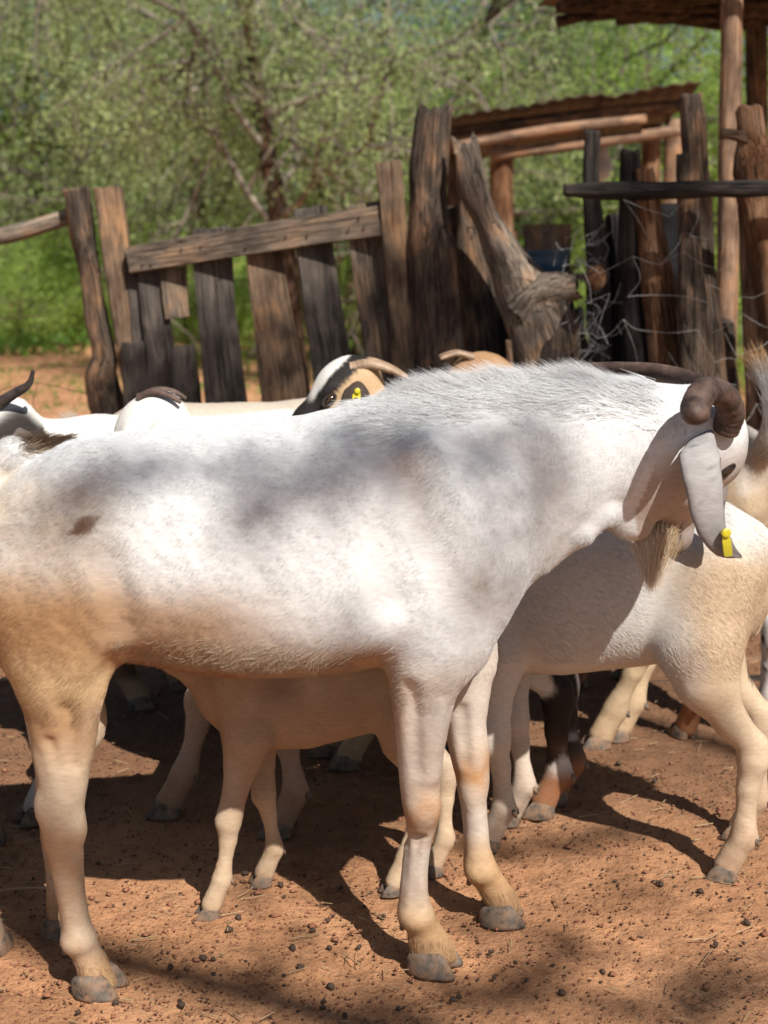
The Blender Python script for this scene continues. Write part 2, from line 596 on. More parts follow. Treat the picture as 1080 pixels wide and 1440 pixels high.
def mat_soil():
    m, nt, b = new_mat('red_soil')
    L = nt.links.new
    tc = N(nt, 'ShaderNodeTexCoord')
    nA = N(nt, 'ShaderNodeTexNoise', _Scale=2.2, _Detail=6.0, _Roughness=0.6, _Distortion=0.3)
    nB = N(nt, 'ShaderNodeTexNoise', _Scale=26.0, _Detail=6.0, _Roughness=0.7)
    nC = N(nt, 'ShaderNodeTexNoise', _Scale=260.0, _Detail=4.0, _Roughness=0.7)
    vo = N(nt, 'ShaderNodeTexVoronoi', _Scale=95.0)
    for n in (nA, nB, nC, vo):
        L(tc.outputs['Object'], n.inputs['Vector'])
    rA = ramp(nt, [(0.30, (0.39, 0.198, 0.100)), (0.50, (0.55, 0.280, 0.144)), (0.72, (0.65, 0.352, 0.186))], nA.outputs['Fac'])
    rB = ramp(nt, [(0.25, (0.55, 0.52, 0.50)), (0.50, (0.95, 0.95, 0.95)), (0.75, (1.22, 1.20, 1.18))], nB.outputs['Fac'])
    rC = ramp(nt, [(0.28, (0.55, 0.53, 0.52)), (0.5, (1.0, 1.0, 1.0)), (0.8, (1.25, 1.25, 1.25))], nC.outputs['Fac'])
    m1 = N(nt, 'ShaderNodeMix', data_type='RGBA', blend_type='MULTIPLY')
    m1.inputs['Factor'].default_value = 0.8
    L(rA.outputs[0], m1.inputs[6])
    L(rB.outputs[0], m1.inputs[7])
    m2 = N(nt, 'ShaderNodeMix', data_type='RGBA', blend_type='MULTIPLY')
    m2.inputs['Factor'].default_value = 0.75
    L(m1.outputs[2], m2.inputs[6])
    L(rC.outputs[0], m2.inputs[7])
    # trampled dung in patches, plus a dark band that also paints the herd's shade
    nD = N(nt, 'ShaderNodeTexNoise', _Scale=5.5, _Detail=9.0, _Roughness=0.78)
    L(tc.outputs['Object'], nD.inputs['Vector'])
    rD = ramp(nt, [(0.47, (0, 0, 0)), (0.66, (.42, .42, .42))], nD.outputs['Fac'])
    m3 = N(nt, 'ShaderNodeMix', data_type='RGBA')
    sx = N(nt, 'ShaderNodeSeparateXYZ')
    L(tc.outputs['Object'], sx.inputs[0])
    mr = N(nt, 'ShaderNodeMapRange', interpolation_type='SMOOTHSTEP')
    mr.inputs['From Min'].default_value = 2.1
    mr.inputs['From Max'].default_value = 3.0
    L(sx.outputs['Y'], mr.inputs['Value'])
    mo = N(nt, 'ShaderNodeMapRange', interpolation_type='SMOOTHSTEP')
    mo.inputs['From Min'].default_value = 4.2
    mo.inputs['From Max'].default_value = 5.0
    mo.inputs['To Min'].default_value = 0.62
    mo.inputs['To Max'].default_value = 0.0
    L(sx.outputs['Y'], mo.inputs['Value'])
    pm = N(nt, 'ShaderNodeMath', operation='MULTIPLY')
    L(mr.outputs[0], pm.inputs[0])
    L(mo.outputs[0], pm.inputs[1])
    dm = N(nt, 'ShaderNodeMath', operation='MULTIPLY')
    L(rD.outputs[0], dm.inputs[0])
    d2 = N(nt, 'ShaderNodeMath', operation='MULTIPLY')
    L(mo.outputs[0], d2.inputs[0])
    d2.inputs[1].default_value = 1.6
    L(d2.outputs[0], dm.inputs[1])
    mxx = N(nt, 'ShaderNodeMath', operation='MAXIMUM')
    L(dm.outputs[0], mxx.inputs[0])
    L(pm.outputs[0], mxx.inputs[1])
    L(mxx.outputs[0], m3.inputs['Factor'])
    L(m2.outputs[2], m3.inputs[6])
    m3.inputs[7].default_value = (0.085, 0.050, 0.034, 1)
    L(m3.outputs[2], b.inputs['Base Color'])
    b.inputs['Roughness'].default_value = 0.92
    b.inputs['Specular IOR Level'].default_value = 0.15
    a1 = N(nt, 'ShaderNodeMath', operation='MULTIPLY_ADD')
    L(nC.outputs['Fac'], a1.inputs[0])
    a1.inputs[1].default_value = 0.35
    L(nB.outputs['Fac'], a1.inputs[2])
    a2 = N(nt, 'ShaderNodeMath', operation='MULTIPLY_ADD')
    L(vo.outputs['Distance'], a2.inputs[0])
    a2.inputs[1].default_value = 0.25
    L(a1.outputs[0], a2.inputs[2])
    bp = N(nt, 'ShaderNodeBump')
    bp.inputs['Strength'].default_value = 0.8
    bp.inputs['Distance'].default_value = 0.012
    L(a2.outputs[0], bp.inputs['Height'])
    L(bp.outputs[0], b.inputs['Normal'])
    return m


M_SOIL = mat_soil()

# ------------------------------------------------------------------ ground
def axis(dense0, dense1, step, far0, far1, grow=1.16):
    a = list(np.arange(dense0, dense1, step))
    s = step
    x = a[-1]
    while x < far1:
        s *= grow
        x += s
        a.append(min(x, far1))
    s = step
    x = a[0]
    lo = []
    while x > far0:
        s *= grow
        x -= s
        lo.append(max(x, far0))
    return np.array(lo[::-1] + a)


gx = axis(-1.0, 1.1, 0.011, -420, 420)
gy = axis(1.7, 4.6, 0.012, -200, 650)
GX, GY = np.meshgrid(gx, gy, indexing='ij')
gp = np.stack([GX.ravel(), GY.ravel(), np.zeros(GX.size)], 1)
near = np.exp(-(np.maximum(0, np.abs(gp[:, 0]) - 1.3) + np.maximum(0, gp[:, 1] - 4.8) + np.maximum(0, 1.5 - gp[:, 1])) * 0.8)
gz = near * (0.006 * fbm(gp, 6, 3, 3) + 0.0045 * np.maximum(0, fbm(gp, 30, 9, 3)) ** 1.5 * 2) - 0.004
rgp = np.random.default_rng(5)
for _ in range(260):
    hx_, hy_, ha = rgp.uniform(-1.1, 1.2), 1.75 + 2.4 * rgp.random(), rgp.uniform(0, 6.28)
    dx_, dy_ = gp[:, 0] - hx_, gp[:, 1] - hy_
    sel_ = (np.abs(dx_) < .07) & (np.abs(dy_) < .07)
    lx = dx_[sel_] * math.cos(ha) + dy_[sel_] * math.sin(ha)
    ly = -dx_[sel_] * math.sin(ha) + dy_[sel_] * math.cos(ha)
    for sg_ in (-1, 1):
        e_ = (lx / .026) ** 2 + ((ly - sg_ * .0115) / .010) ** 2
        gz[sel_] += -.0055 * np.exp(-e_ ** 2) + .0018 * np.exp(-(e_ - 1.9) ** 2)
gz += (1 - near) * 0.02 * fbm(gp, 0.6, 21, 2)
gp[:, 2] = gz
ni, nj = len(gx), len(gy)
ii, jj = np.meshgrid(np.arange(ni - 1), np.arange(nj - 1), indexing='ij')
base = (ii * nj + jj).ravel()
gq = np.stack([base, base + nj, base + nj + 1, base + 1], 1)
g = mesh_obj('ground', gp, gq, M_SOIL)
tag(g, 'bare trampled red soil of the goat pen', None, None, 'structure')


# ------------------------------------------------------------------ implicit bodies (smooth unions, meshed once per animal)
class Body:
    def __init__(s):
        s.pr = []

    def cone(s, a, b, ra, rb, k=0.02, ax=None, f=1.0, sub=False):
        a = np.asarray(a, float)
        b = np.asarray(b, float)
        r = max(ra, rb) * max(1.0, f)

        def fn(X, a=a, b=b, ra=ra, rb=rb, ax=ax, f=f):
            if ax is not None and f != 1.0:
                w = norm(ax)
                mid = (a + b) / 2

                def sq(p):
                    t = (p - mid) @ w
                    return p + t[..., None] * w * (1 / f - 1)
                X = sq(X)
                a2, b2 = sq(a), sq(b)
            else:
                a2, b2 = a, b
            ab = b2 - a2
            L2 = max(ab @ ab, 1e-12)
            t = np.clip(((X - a2) @ ab) / L2, 0, 1)
            d = np.sqrt((((X - a2) - t[..., None] * ab) ** 2).sum(-1)) - (ra + (rb - ra) * t)
            return d * min(1.0, f)
        s.pr.append((fn, np.minimum(a, b) - r, np.maximum(a, b) + r, k, sub))

    def chain(s, pts, rads, k=0.015, ax=None, f=1.0):
        for i in range(len(pts) - 1):
            s.cone(pts[i], pts[i + 1], rads[i], rads[i + 1], k, ax, f)

    def ell(s, c, r, R=None, k=0.03, sub=False):
        c = np.asarray(c, float)
        r = np.asarray(r, float)
        R = np.eye(3) if R is None else np.asarray(R, float)      # rows = axes

        def fn(X):
            q = (X - c) @ R.T
            k0 = np.sqrt(((q / r) ** 2).sum(-1))
            k1 = np.sqrt(((q / r ** 2) ** 2).sum(-1))
            return k0 * (k0 - 1) / np.maximum(k1, 1e-6)
        m = r.max()
        s.pr.append((fn, c - m, c + m, k, sub))

    def stack(s, axis_i, t, c1, h1, c2, h2, k=0.03, p=2.3):
        """elliptical sections stacked along axis_i; c1,h1 on the next listed axis, c2,h2 on the other"""
        t = np.asarray(t, float)
        o = np.argsort(t)
        t, c1, h1, c2, h2 = [np.asarray(q, float)[o] for q in (t, c1, h1, c2, h2)]
        tt = np.linspace(t[0], t[-1], 160)

        def sm(v):
            y = np.interp(tt, t, v)
            w = max(3, int(160 / len(t) * 0.42)) | 1
            ker = np.hanning(w + 2)[1:-1]
            ker /= ker.sum()
            return np.convolve(np.pad(y, w // 2, mode='edge'), ker, mode='valid')
        c1, h1, c2, h2 = sm(c1), sm(h1), sm(c2), sm(h2)
        oth = [i for i in (0, 1, 2) if i != axis_i]
        lo = np.zeros(3)
        hi = np.zeros(3)
        lo[axis_i], hi[axis_i] = t[0], t[-1]
        lo[oth[0]], hi[oth[0]] = (c1 - h1).min(), (c1 + h1).max()
        lo[oth[1]], hi[oth[1]] = (c2 - h2).min(), (c2 + h2).max()

        def fn(X):
            q = X[..., axis_i]
            qc = np.clip(q, t[0], t[-1])
            C1, H1, C2, H2 = [np.interp(qc, tt, v) for v in (c1, h1, c2, h2)]
            e = (np.abs((X[..., oth[0]] - C1) / H1) ** p + np.abs((X[..., oth[1]] - C2) / H2) ** p) ** (1 / p)
            d = (e - 1) * np.minimum(H1, H2)
            if min(d.shape) > 2:
                gr = np.gradient(d, s.h)
                gm = np.sqrt(sum(x * x for x in gr))
                d = d / np.clip(gm, 0.55, 3.0)
            ex = np.maximum(t[0] - q, q - t[-1])
            return np.maximum(d, ex)
        s.pr.append((fn, lo, hi, k, False))

    def mesh(s, h, smooth=2):
        s.h = h
        lo = np.min([p[1] for p in s.pr if not p[4]], 0) - 4 * h
        hi = np.max([p[2] for p in s.pr if not p[4]], 0) + 4 * h
        dims = np.ceil((hi - lo) / h).astype(int) + 1
        val = np.full(dims, 0.12, np.float32)
        axs = [lo[i] + h * np.arange(dims[i]) for i in range(3)]
        for fn, a, b, k, sub in s.pr:
            m = k + 3 * h
            i0 = np.clip(np.floor((a - m - lo) / h).astype(int), 0, dims - 1)
            i1 = np.clip(np.ceil((b + m - lo) / h).astype(int) + 1, 1, dims)
            sl = tuple(slice(i0[i], i1[i]) for i in range(3))
            X = np.stack(np.meshgrid(*[axs[i][sl[i]] for i in range(3)], indexing='ij'), -1)
            d = fn(X)
            cur = val[sl]
            if sub:
                d = -d
                hh = np.maximum(k - np.abs(cur - d), 0) / k
                val[sl] = np.maximum(cur, d) + hh * hh * k * 0.25
            else:
                hh = np.maximum(k - np.abs(cur - d), 0) / k
                val[sl] = np.minimum(cur, d) - hh * hh * k * 0.25
        return surface_nets(val, lo, h, smooth)


def surface_nets(val, lo, h, smooth):
    ins = val < 0
    nx, ny, nz = val.shape
    c = np.zeros((nx - 1, ny - 1, nz - 1), np.int8)
    for dx in (0, 1):
        for dy in (0, 1):
            for dz in (0, 1):
                c += ins[dx:nx - 1 + dx, dy:ny - 1 + dy, dz:nz - 1 + dz]
    act = np.argwhere((c > 0) & (c < 8))
    idx = np.full(c.shape, -1, np.int64)
    idx[tuple(act.T)] = np.arange(len(act))
    acc = np.zeros((len(act), 3))
    cnt = np.zeros(len(act))
    corners = [(0, 0, 0), (1, 0, 0), (0, 1, 0), (1, 1, 0), (0, 0, 1), (1, 0, 1), (0, 1, 1), (1, 1, 1)]
    edges = [(0, 1), (2, 3), (4, 5), (6, 7), (0, 2), (1, 3), (4, 6), (5, 7), (0, 4), (1, 5), (2, 6), (3, 7)]
    for e0, e1 in edges:
        a = np.array(corners[e0])
        b = np.array(corners[e1])
        va = val[tuple((act + a).T)]
        vb = val[tuple((act + b).T)]
        x = (va < 0) != (vb < 0)
        t = np.where(x, va / np.where(x, va - vb, 1), 0)
        acc += np.where(x[:, None], a + t[:, None] * (b - a), 0)
        cnt += x
    V = lo + (act + acc / np.maximum(cnt, 1)[:, None]) * h
    quads = []
    for ax in range(3):
        o1, o2 = (ax + 1) % 3, (ax + 2) % 3
        A = np.take(ins, np.arange(0, val.shape[ax] - 1), ax)
        B = np.take(ins, np.arange(1, val.shape[ax]), ax)
        ed = np.argwhere(A != B)
        ok = (ed[:, o1] > 0) & (ed[:, o2] > 0) & (ed[:, o1] < val.shape[o1] - 1) & (ed[:, o2] < val.shape[o2] - 1)
        ed = ed[ok]
        flip = A[tuple(ed.T)]
        e1 = np.zeros(3, int)
        e1[o1] = 1
        e2 = np.zeros(3, int)
        e2[o2] = 1
        q = np.stack([idx[tuple((ed - e1 - e2).T)], idx[tuple((ed - e2).T)], idx[tuple(ed.T)], idx[tuple((ed - e1).T)]], 1)
        q[~flip] = q[~flip][:, ::-1]
        quads.append(q)
    Q = np.vstack(quads)
    Q = Q[(Q >= 0).all(1)]
    E = np.vstack([Q[:, [0, 1]], Q[:, [1, 2]], Q[:, [2, 3]], Q[:, [3, 0]]])
    for _ in range(smooth):
        sm = np.zeros_like(V)
        deg = np.bincount(E[:, 0], minlength=len(V)) + np.bincount(E[:, 1], minlength=len(V))
        for j in range(3):
            sm[:, j] = np.bincount(E[:, 0], V[E[:, 1], j], len(V)) + np.bincount(E[:, 1], V[E[:, 0], j], len(V))
        V = 0.45 * V + 0.55 * sm / np.maximum(deg, 1)[:, None]
    return V, Q


# ------------------------------------------------------------------ hair
def hair_obj(name, parent, pts, rad, col, n):
    """pts (m,n,3), rad (m,n), col (m,3)"""
    m = len(pts)
    col = np.clip(np.asarray(col) * 1.22, 0, .93)       # colour brightened to make up for strands shading too dark
    hc = bpy.data.hair_curves.new(name)
    hc.add_curves([n] * m)
    hc.points.foreach_set('position', np.asarray(pts, np.float32).ravel())
    ra = hc.attributes.get('radius') or hc.attributes.new('radius', 'FLOAT', 'POINT')
    ra.data.foreach_set('value', np.asarray(rad, np.float32).ravel())
    ca = hc.attributes.new('coat', 'FLOAT_COLOR', 'CURVE')
    ca.data.foreach_set('color', np.hstack([col, np.ones((m, 1))]).astype(np.float32).ravel())
    hc.materials.append(M_FUR)
    o = link(bpy.data.objects.new(name, hc), parent)
    o['kind'] = 'stuff'
    return o


def vert_normals(V, Q):
    d = np.cross(V[Q[:, 2]] - V[Q[:, 0]], V[Q[:, 3]] - V[Q[:, 1]])
    nn = np.zeros_like(V)
    for c in range(4):
        for j in range(3):
            nn[:, j] += np.bincount(Q[:, c], d[:, j], len(V))
    return nn / np.maximum(np.linalg.norm(nn, axis=1, keepdims=True), 1e-12)


def sample(V, Q, NN, n, rng, wfn=None):
    cen = V[Q].mean(1)
    ar = np.linalg.norm(np.cross(V[Q[:, 2]] - V[Q[:, 0]], V[Q[:, 3]] - V[Q[:, 1]]), axis=1) / 2
    if wfn is not None:
        ar = ar * wfn(cen)
    cs = np.cumsum(ar)
    f = np.searchsorted(cs, rng.random(n) * cs[-1])
    f = np.minimum(f, len(Q) - 1)
    u, v = rng.random((2, n))
    w = np.stack([(1 - u) * (1 - v), u * (1 - v), u * v, (1 - u) * v], 1)
    p = (V[Q[f]] * w[..., None]).sum(1)
    nn = (NN[Q[f]] * w[..., None]).sum(1)
    nn /= np.maximum(np.linalg.norm(nn, axis=1, keepdims=True), 1e-9)
    return p, nn


def strands(root, nrm, d, L, lift, rng, npts=4, r0=0.0004, sag=0.0, jit=0.25, clump=0.0):
    """hair lying along d (projected on the skin), lifted off it by lift"""
    m = len(root)
    d = d + rng.normal(0, jit, (m, 3))
    if clump:
        d = d + clump * np.stack([vnoise(root, 60, 3 + i) for i in range(3)], 1)
    d = d - nrm * (d * nrm).sum(1, keepdims=True)
    d /= np.maximum(np.linalg.norm(d, axis=1, keepdims=True), 1e-9)
    lift = np.broadcast_to(lift, (m,))[:, None]
    dd = d * np.sqrt(np.maximum(1 - lift ** 2, 0.02)) + nrm * lift
    t = np.linspace(0, 1, npts)
    pts = root[:, None, :] - nrm[:, None, :] * 0.0006 + dd[:, None, :] * (L[:, None] * t)[..., None]
    bend = (d - nrm * 0.55)[:, None, :] * (L[:, None] * 0.25 * t ** 2)[..., None] * lift[..., None]
    pts = pts + bend
    pts[..., 2] -= sag * L[:, None] * t ** 2
    rad = r0 * (1 - 0.8 * t)[None, :] * (0.7 + 0.6 * rng.random((m, 1)))
    return pts, rad


# ------------------------------------------------------------------ goat parts
def horn_obj(parent, pts, r0, r1, mat, rings=16, flat=1.0, name='horn', power=0.8, blunt=False):
    path = spline(pts, 30)
    n = len(path)
    t = np.linspace(0, 1, n)
    r = r0 + (r1 - r0) * t ** power
    r = r * (1 + 0.013 * np.sin(t * rings * 3.4 * math.pi + 1.1 * np.sin(t * 17)) * (1 - .6 * t))
    r[-1] *= 0.5
    if blunt:                                      # rounded, worn tip
        L_ = np.concatenate([[0], np.cumsum(np.linalg.norm(np.diff(path, axis=0), axis=1))])
        e_ = np.clip((L_[-1] - L_) / (r1 * 1.1), 0, 1)
        r = np.where(e_ < 1, r1 * np.sqrt(np.maximum(1 - (1 - e_) ** 2, .02)), r)
    V, F, G = sweep(path, r, r * flat, sides=20, ref=(0.3, -1, 0.2), rough=0.0014, rfreq=80, seed=3)
    ge = Geo()
    ge.add(V, F, G)
    return ge.build(name, mat, parent)


def ear_obj(parent, pts, widths, wdirs, thick=0.006, cup=0.25, col=(0.6, 0.56, 0.53), col2=None, noise=0.05):
    c = spline(pts, 8)
    n = len(c)
    w = np.interp(np.linspace(0, 1, n), np.linspace(0, 1, len(widths)), widths)
    wd = np.stack([np.interp(np.linspace(0, 1, n), np.linspace(0, 1, len(wdirs)), np.asarray(wdirs)[:, j]) for j in range(3)], 1)
    T = np.gradient(c, axis=0)
    T /= np.linalg.norm(T, axis=1, keepdims=True)
    wd = wd - T * (wd * T).sum(1, keepdims=True)
    wd /= np.linalg.norm(wd, axis=1, keepdims=True)
    nd = np.cross(T, wd)
    K = 16
    V = []
    for i in range(n):
        for j in range(K):
            th = 2 * math.pi * j / K
            x = math.cos(th)
            y = math.sin(th)
            tk = thick * (0.35 + 0.65 * math.sqrt(max(w[i] / max(widths), 0.05)))
            V.append(c[i] + wd[i] * (x * w[i]) + nd[i] * (y * tk + cup * (x * x) * w[i]))
    V.append(c[0])
    V.append(c[-1] + T[-1] * 0.003)
    V = np.array(V)
    V[:-2] += 0.0012 * np.stack([vnoise(V[:-2], 60, 5 + j) for j in range(3)], 1)
    jj_ = np.tile(np.arange(K), n)
    V[:-2] += np.repeat(nd, K, 0) * (.0016 * np.sin(jj_ * 2 * math.pi / K * 3 + 1.2 * vnoise(V[:-2], 25, 9)) * np.sign(np.sin(jj_ * 2 * math.pi / K + .01)))[:, None]
    F = []
    for i in range(n - 1):
        for j in range(K):
            F.append([i * K + j, i * K + (j + 1) % K, (i + 1) * K + (j + 1) % K, (i + 1) * K + j])
    for j in range(K):
        F.append([n * K, (j + 1) % K, j])
        F.append([n * K + 1, (n - 1) * K + j, (n - 1) * K + (j + 1) % K])
    t = np.concatenate([np.repeat(np.linspace(0, 1, n), K), [0, 1]])
    c2 = col if col2 is None else col2
    C = np.outer(1 - t, col) + np.outer(t, c2)
    C *= (1 + noise * fbm(V, 90, 4, 3))[:, None]
    spots = sstep(0.66, 0.8, vnoise(V, 230, 8))[:, None]
    C = C * (1 - 0.55 * spots * (noise > 0.06))
    return mesh_obj('ear', V, F, M_COAT, parent, {'coat': ('FLOAT_COLOR', np.hstack([C, np.ones((len(C), 1))]), 'POINT')})


def eye_obj(parent, c, r, w, u, lid=(0.05, 0.035, 0.03)):
    """eyeball with a raised lid ring"""
    w = norm(w)
    u = norm(np.asarray(u) - w * np.dot(u, w))
    v = np.cross(w, u)
    V, F = [], []
    rings, K = 7, 16
    for i in range(rings):
        a = i / (rings - 1) * math.pi * 0.62
        for j in range(K):
            th = 2 * math.pi * j / K
            V.append(c + r * (math.cos(a) * w + math.sin(a) * (1.35 * math.cos(th) * u + 0.72 * math.sin(th) * v)))
    for i in range(rings - 1):
        for j in range(K):
            F.append([i * K + j, (i + 1) * K + j, (i + 1) * K + (j + 1) % K, i * K + (j + 1) % K])
    o = mesh_obj('eye', V, F, M_EYE, parent)
    th = np.linspace(0, 2 * math.pi, 21)
    path = np.array([c + r * (0.45 * w + 1.34 * math.cos(a) * u + 0.66 * math.sin(a) * v) for a in th])
    Vl, Fl, Gl = sweep(path, r * 0.22, sides=8, ref=w, cap=False)
    C = np.tile(np.array(list(lid) + [1.0]), (len(Vl), 1))
    mesh_obj('eyelid', Vl, Fl, M_COAT, o, {'coat': ('FLOAT_COLOR', C, 'POINT')})
    return o


def hoof_obj(parent, pos, fwd, side, Lh=0.062, W=0.026, H=0.036, mat=None, spread=0.12):
    """cloven hoof: two claws, toe towards fwd, sole on z = pos.z"""
    fwd = norm(fwd)
    side = norm(side)
    up = np.array([0, 0, 1.0])
    V, F = [], []
    K = 20
    for sg in (-1, 1):
        f = norm(fwd + side * sg * spread)
        sd = np.cross(up, f)
        c0 = pos + side * sg * W * 0.56
        levels = [(0.0, 1.0, 0.0), (0.18, 1.01, 0.0), (0.55, 0.92, -0.10), (0.9, 0.80, -0.20), (1.12, 0.62, -0.26)]
        b0 = len(V)
        for (hz, sc, sh) in levels:
            for j in range(K):
                th = 2 * math.pi * j / K
                x = math.cos(th)
                y = math.sin(th)
                px = (x * (1 - 0.0 * abs(y))) * Lh * 0.5 * sc
                wy = y * W * 0.5 * sc * (1.0 - 0.42 * max(0, x)) * 1.1
                zz = hz * H * (1 - 0.22 * max(0, -x))
                V.append(c0 + f * (px + sh * Lh * 0.55) + sd * wy + up * zz)
        for i in range(len(levels) - 1):
            for j in range(K):
                F.append([b0 + i * K + j, b0 + i * K + (j + 1) % K, b0 + (i + 1) * K + (j + 1) % K, b0 + (i + 1) * K + j])
        F.append([b0 + j for j in range(K)][::-1])
        F.append([b0 + (len(levels) - 1) * K + j for j in range(K)])
    return mesh_obj('hoof', np.array(V), F, mat or M_HOOF, parent)


def dewclaw_obj(parent, pos, back, side, s=1.0):
    ge = Geo()
    for sg in (-1, 1):
        a = pos + side * sg * 0.013 * s + back * 0.014 * s
        path = np.array([a - back * 0.006 * s, a + back * 0.004 * s - np.array([0, 0, 0.007]) * s, a + back * 0.008 * s - np.array([0, 0, 0.018]) * s])
        ge.add(*sweep(path, np.array([0.007, 0.0075, 0.003]) * s, sides=8))
    return ge.build('dewclaw', M_HOOF, parent)


def tag_obj(parent, c, w, down, s=1.0, lw=0.0065, lh=0.017):
    """yellow ear tag: flap and round stud. w = outward direction"""
    w = norm(w)
    down = norm(np.asarray(down) - w * np.dot(down, w))
    sd = np.cross(w, down)
    ge = Geo()
    path = np.array([c + w * 0.006 + down * t for t in np.linspace(-0.003, 2 * lh, 6) * s])
    wid = np.array([0.5, 0.75, 1, 1, 1, 0.9]) * lw * s
    ge.add(*sweep(path, wid, 0.0014 * s, ref=sd, sec=RECT))
    path = np.array([c - w * 0.004, c + w * 0.007, c + w * 0.0115, c + w * 0.0125])
    ge.add(*sweep(path, np.array([0.004, 0.0065, 0.0065, 0.004]) * s, sides=12, ref=sd))
    return ge.build('ear_tag', M_TAG, parent, smooth=False)


def head_frame(o, nose, v0):
    u = norm(np.asarray(nose) - np.asarray(o))
    v = np.asarray(v0, float)
    v = norm(v - u * np.dot(u, v))
    w = np.cross(u, v)
    return np.asarray(o, float), u, v, w


def head_prims(b, fr, s, dome=1.0):
    o, u, v, w = fr

    def p(a, c, d=0):
        return o + s * (u * a + v * c + w * d)
    R = np.stack([u, v, w])
    b.ell(p(.03, -.04 - .10 * (1 - dome)), np.array([.068, .056 * dome, .047 * dome]) * s, R, .03 * dome)
    b.cone(p(.05, -.037 - .06 * (1 - dome)), p(.14, -.046), .047 * s * dome, .037 * s, .025, w, .85)
    b.cone(p(.14, -.046), p(.212, -.058), .037 * s, .026 * s, .02, w, .85)
    b.ell(p(.214, -.062), np.array([.030, .030, .027]) * s, R, .015)
    b.cone(p(.05, -.088), p(.15, -.085), .036 * s, .021 * s, .025, w, .75)
    b.cone(p(.15, -.085), p(.207, -.083), .021 * s, .016 * s, .012, w, .85)
    for q in (-1, 1):
        b.ell(p(.07, -.072, q * .031), np.array([.05, .042, .02]) * s, R, .02)
        b.ell(p(.066, -.017, q * .041), np.array([.024, .015, .013]) * s, R, .012)
        b.ell(p(.08, -.035, q * .057), np.array([.011, .009, .009]) * s, R, .008, sub=True)
        b.ell(p(.232, -.052, q * .016), np.array([.006, .004, .006]) * s, R, .004, sub=True)


def head_parts(root, fr, s, ev=-.035):
    o, u, v, w = fr
    for q in (-1, 1):
        eye_obj(root, o + s * (u * .080 + v * ev + w * q * .043), .0125 * s, w * q + v * 0.25 + u * 0.1, u)


def head_dark(V, fr, s, C, nose=(0.20, 0.15, 0.13)):
    """dark nostrils, lips and mouth line as skin colour"""
    o, u, v, w = fr
    q = (V - o) / s
    a, b_, c = q @ u, q @ v, q @ w
    inh = (a > -0.1) & (a < 0.27) & (np.abs(c) < 0.09) & (b_ < 0.06) & (b_ > -0.13)
    m = inh * sstep(.165, .225, a) * 0.7
    lip = inh * (a > 0.145) * np.exp(-((b_ + .0745 - (a - .2) * .1) / .0028) ** 2) * sstep(.145, .175, a)
    nos = inh * np.exp(-(((a - .232) / .007) ** 2 + ((b_ + .052) / .006) ** 2 + ((np.abs(c) - .016) / .008) ** 2)) * 1.2
    m = np.clip(m + lip, 0, 1)[:, None]
    C = C * (1 - m) + np.array(nose) * m
    return C * (1 - 0.9 * np.clip(nos, 0, 1))[:, None]


WHITE = np.array([0.74, 0.71, 0.67])
CREAM = np.array([0.66, 0.55, 0.42])
TAN = np.array([0.50, 0.33, 0.185])
BROWN = np.array([0.20, 0.095, 0.05])
RUSSET = np.array([0.30, 0.12, 0.055])
BLACK = np.array([0.022, 0.018, 0.016])


def lerp(a, b, m):
    m = np.asarray(m)[:, None]
    return a * (1 - m) + b * m


def dusty(C, V):
    """red pen dust caked on hooves, pasterns and shanks"""
    m = (1 - sstep(.03, .20, V[:, 2] + .05 * fbm(V, 25, 77, 3))) * (.45 + .35 * fbm(V, 60, 78, 2))
    return lerp(C, np.array([.34, .19, .105]), np.clip(m, 0, .7))


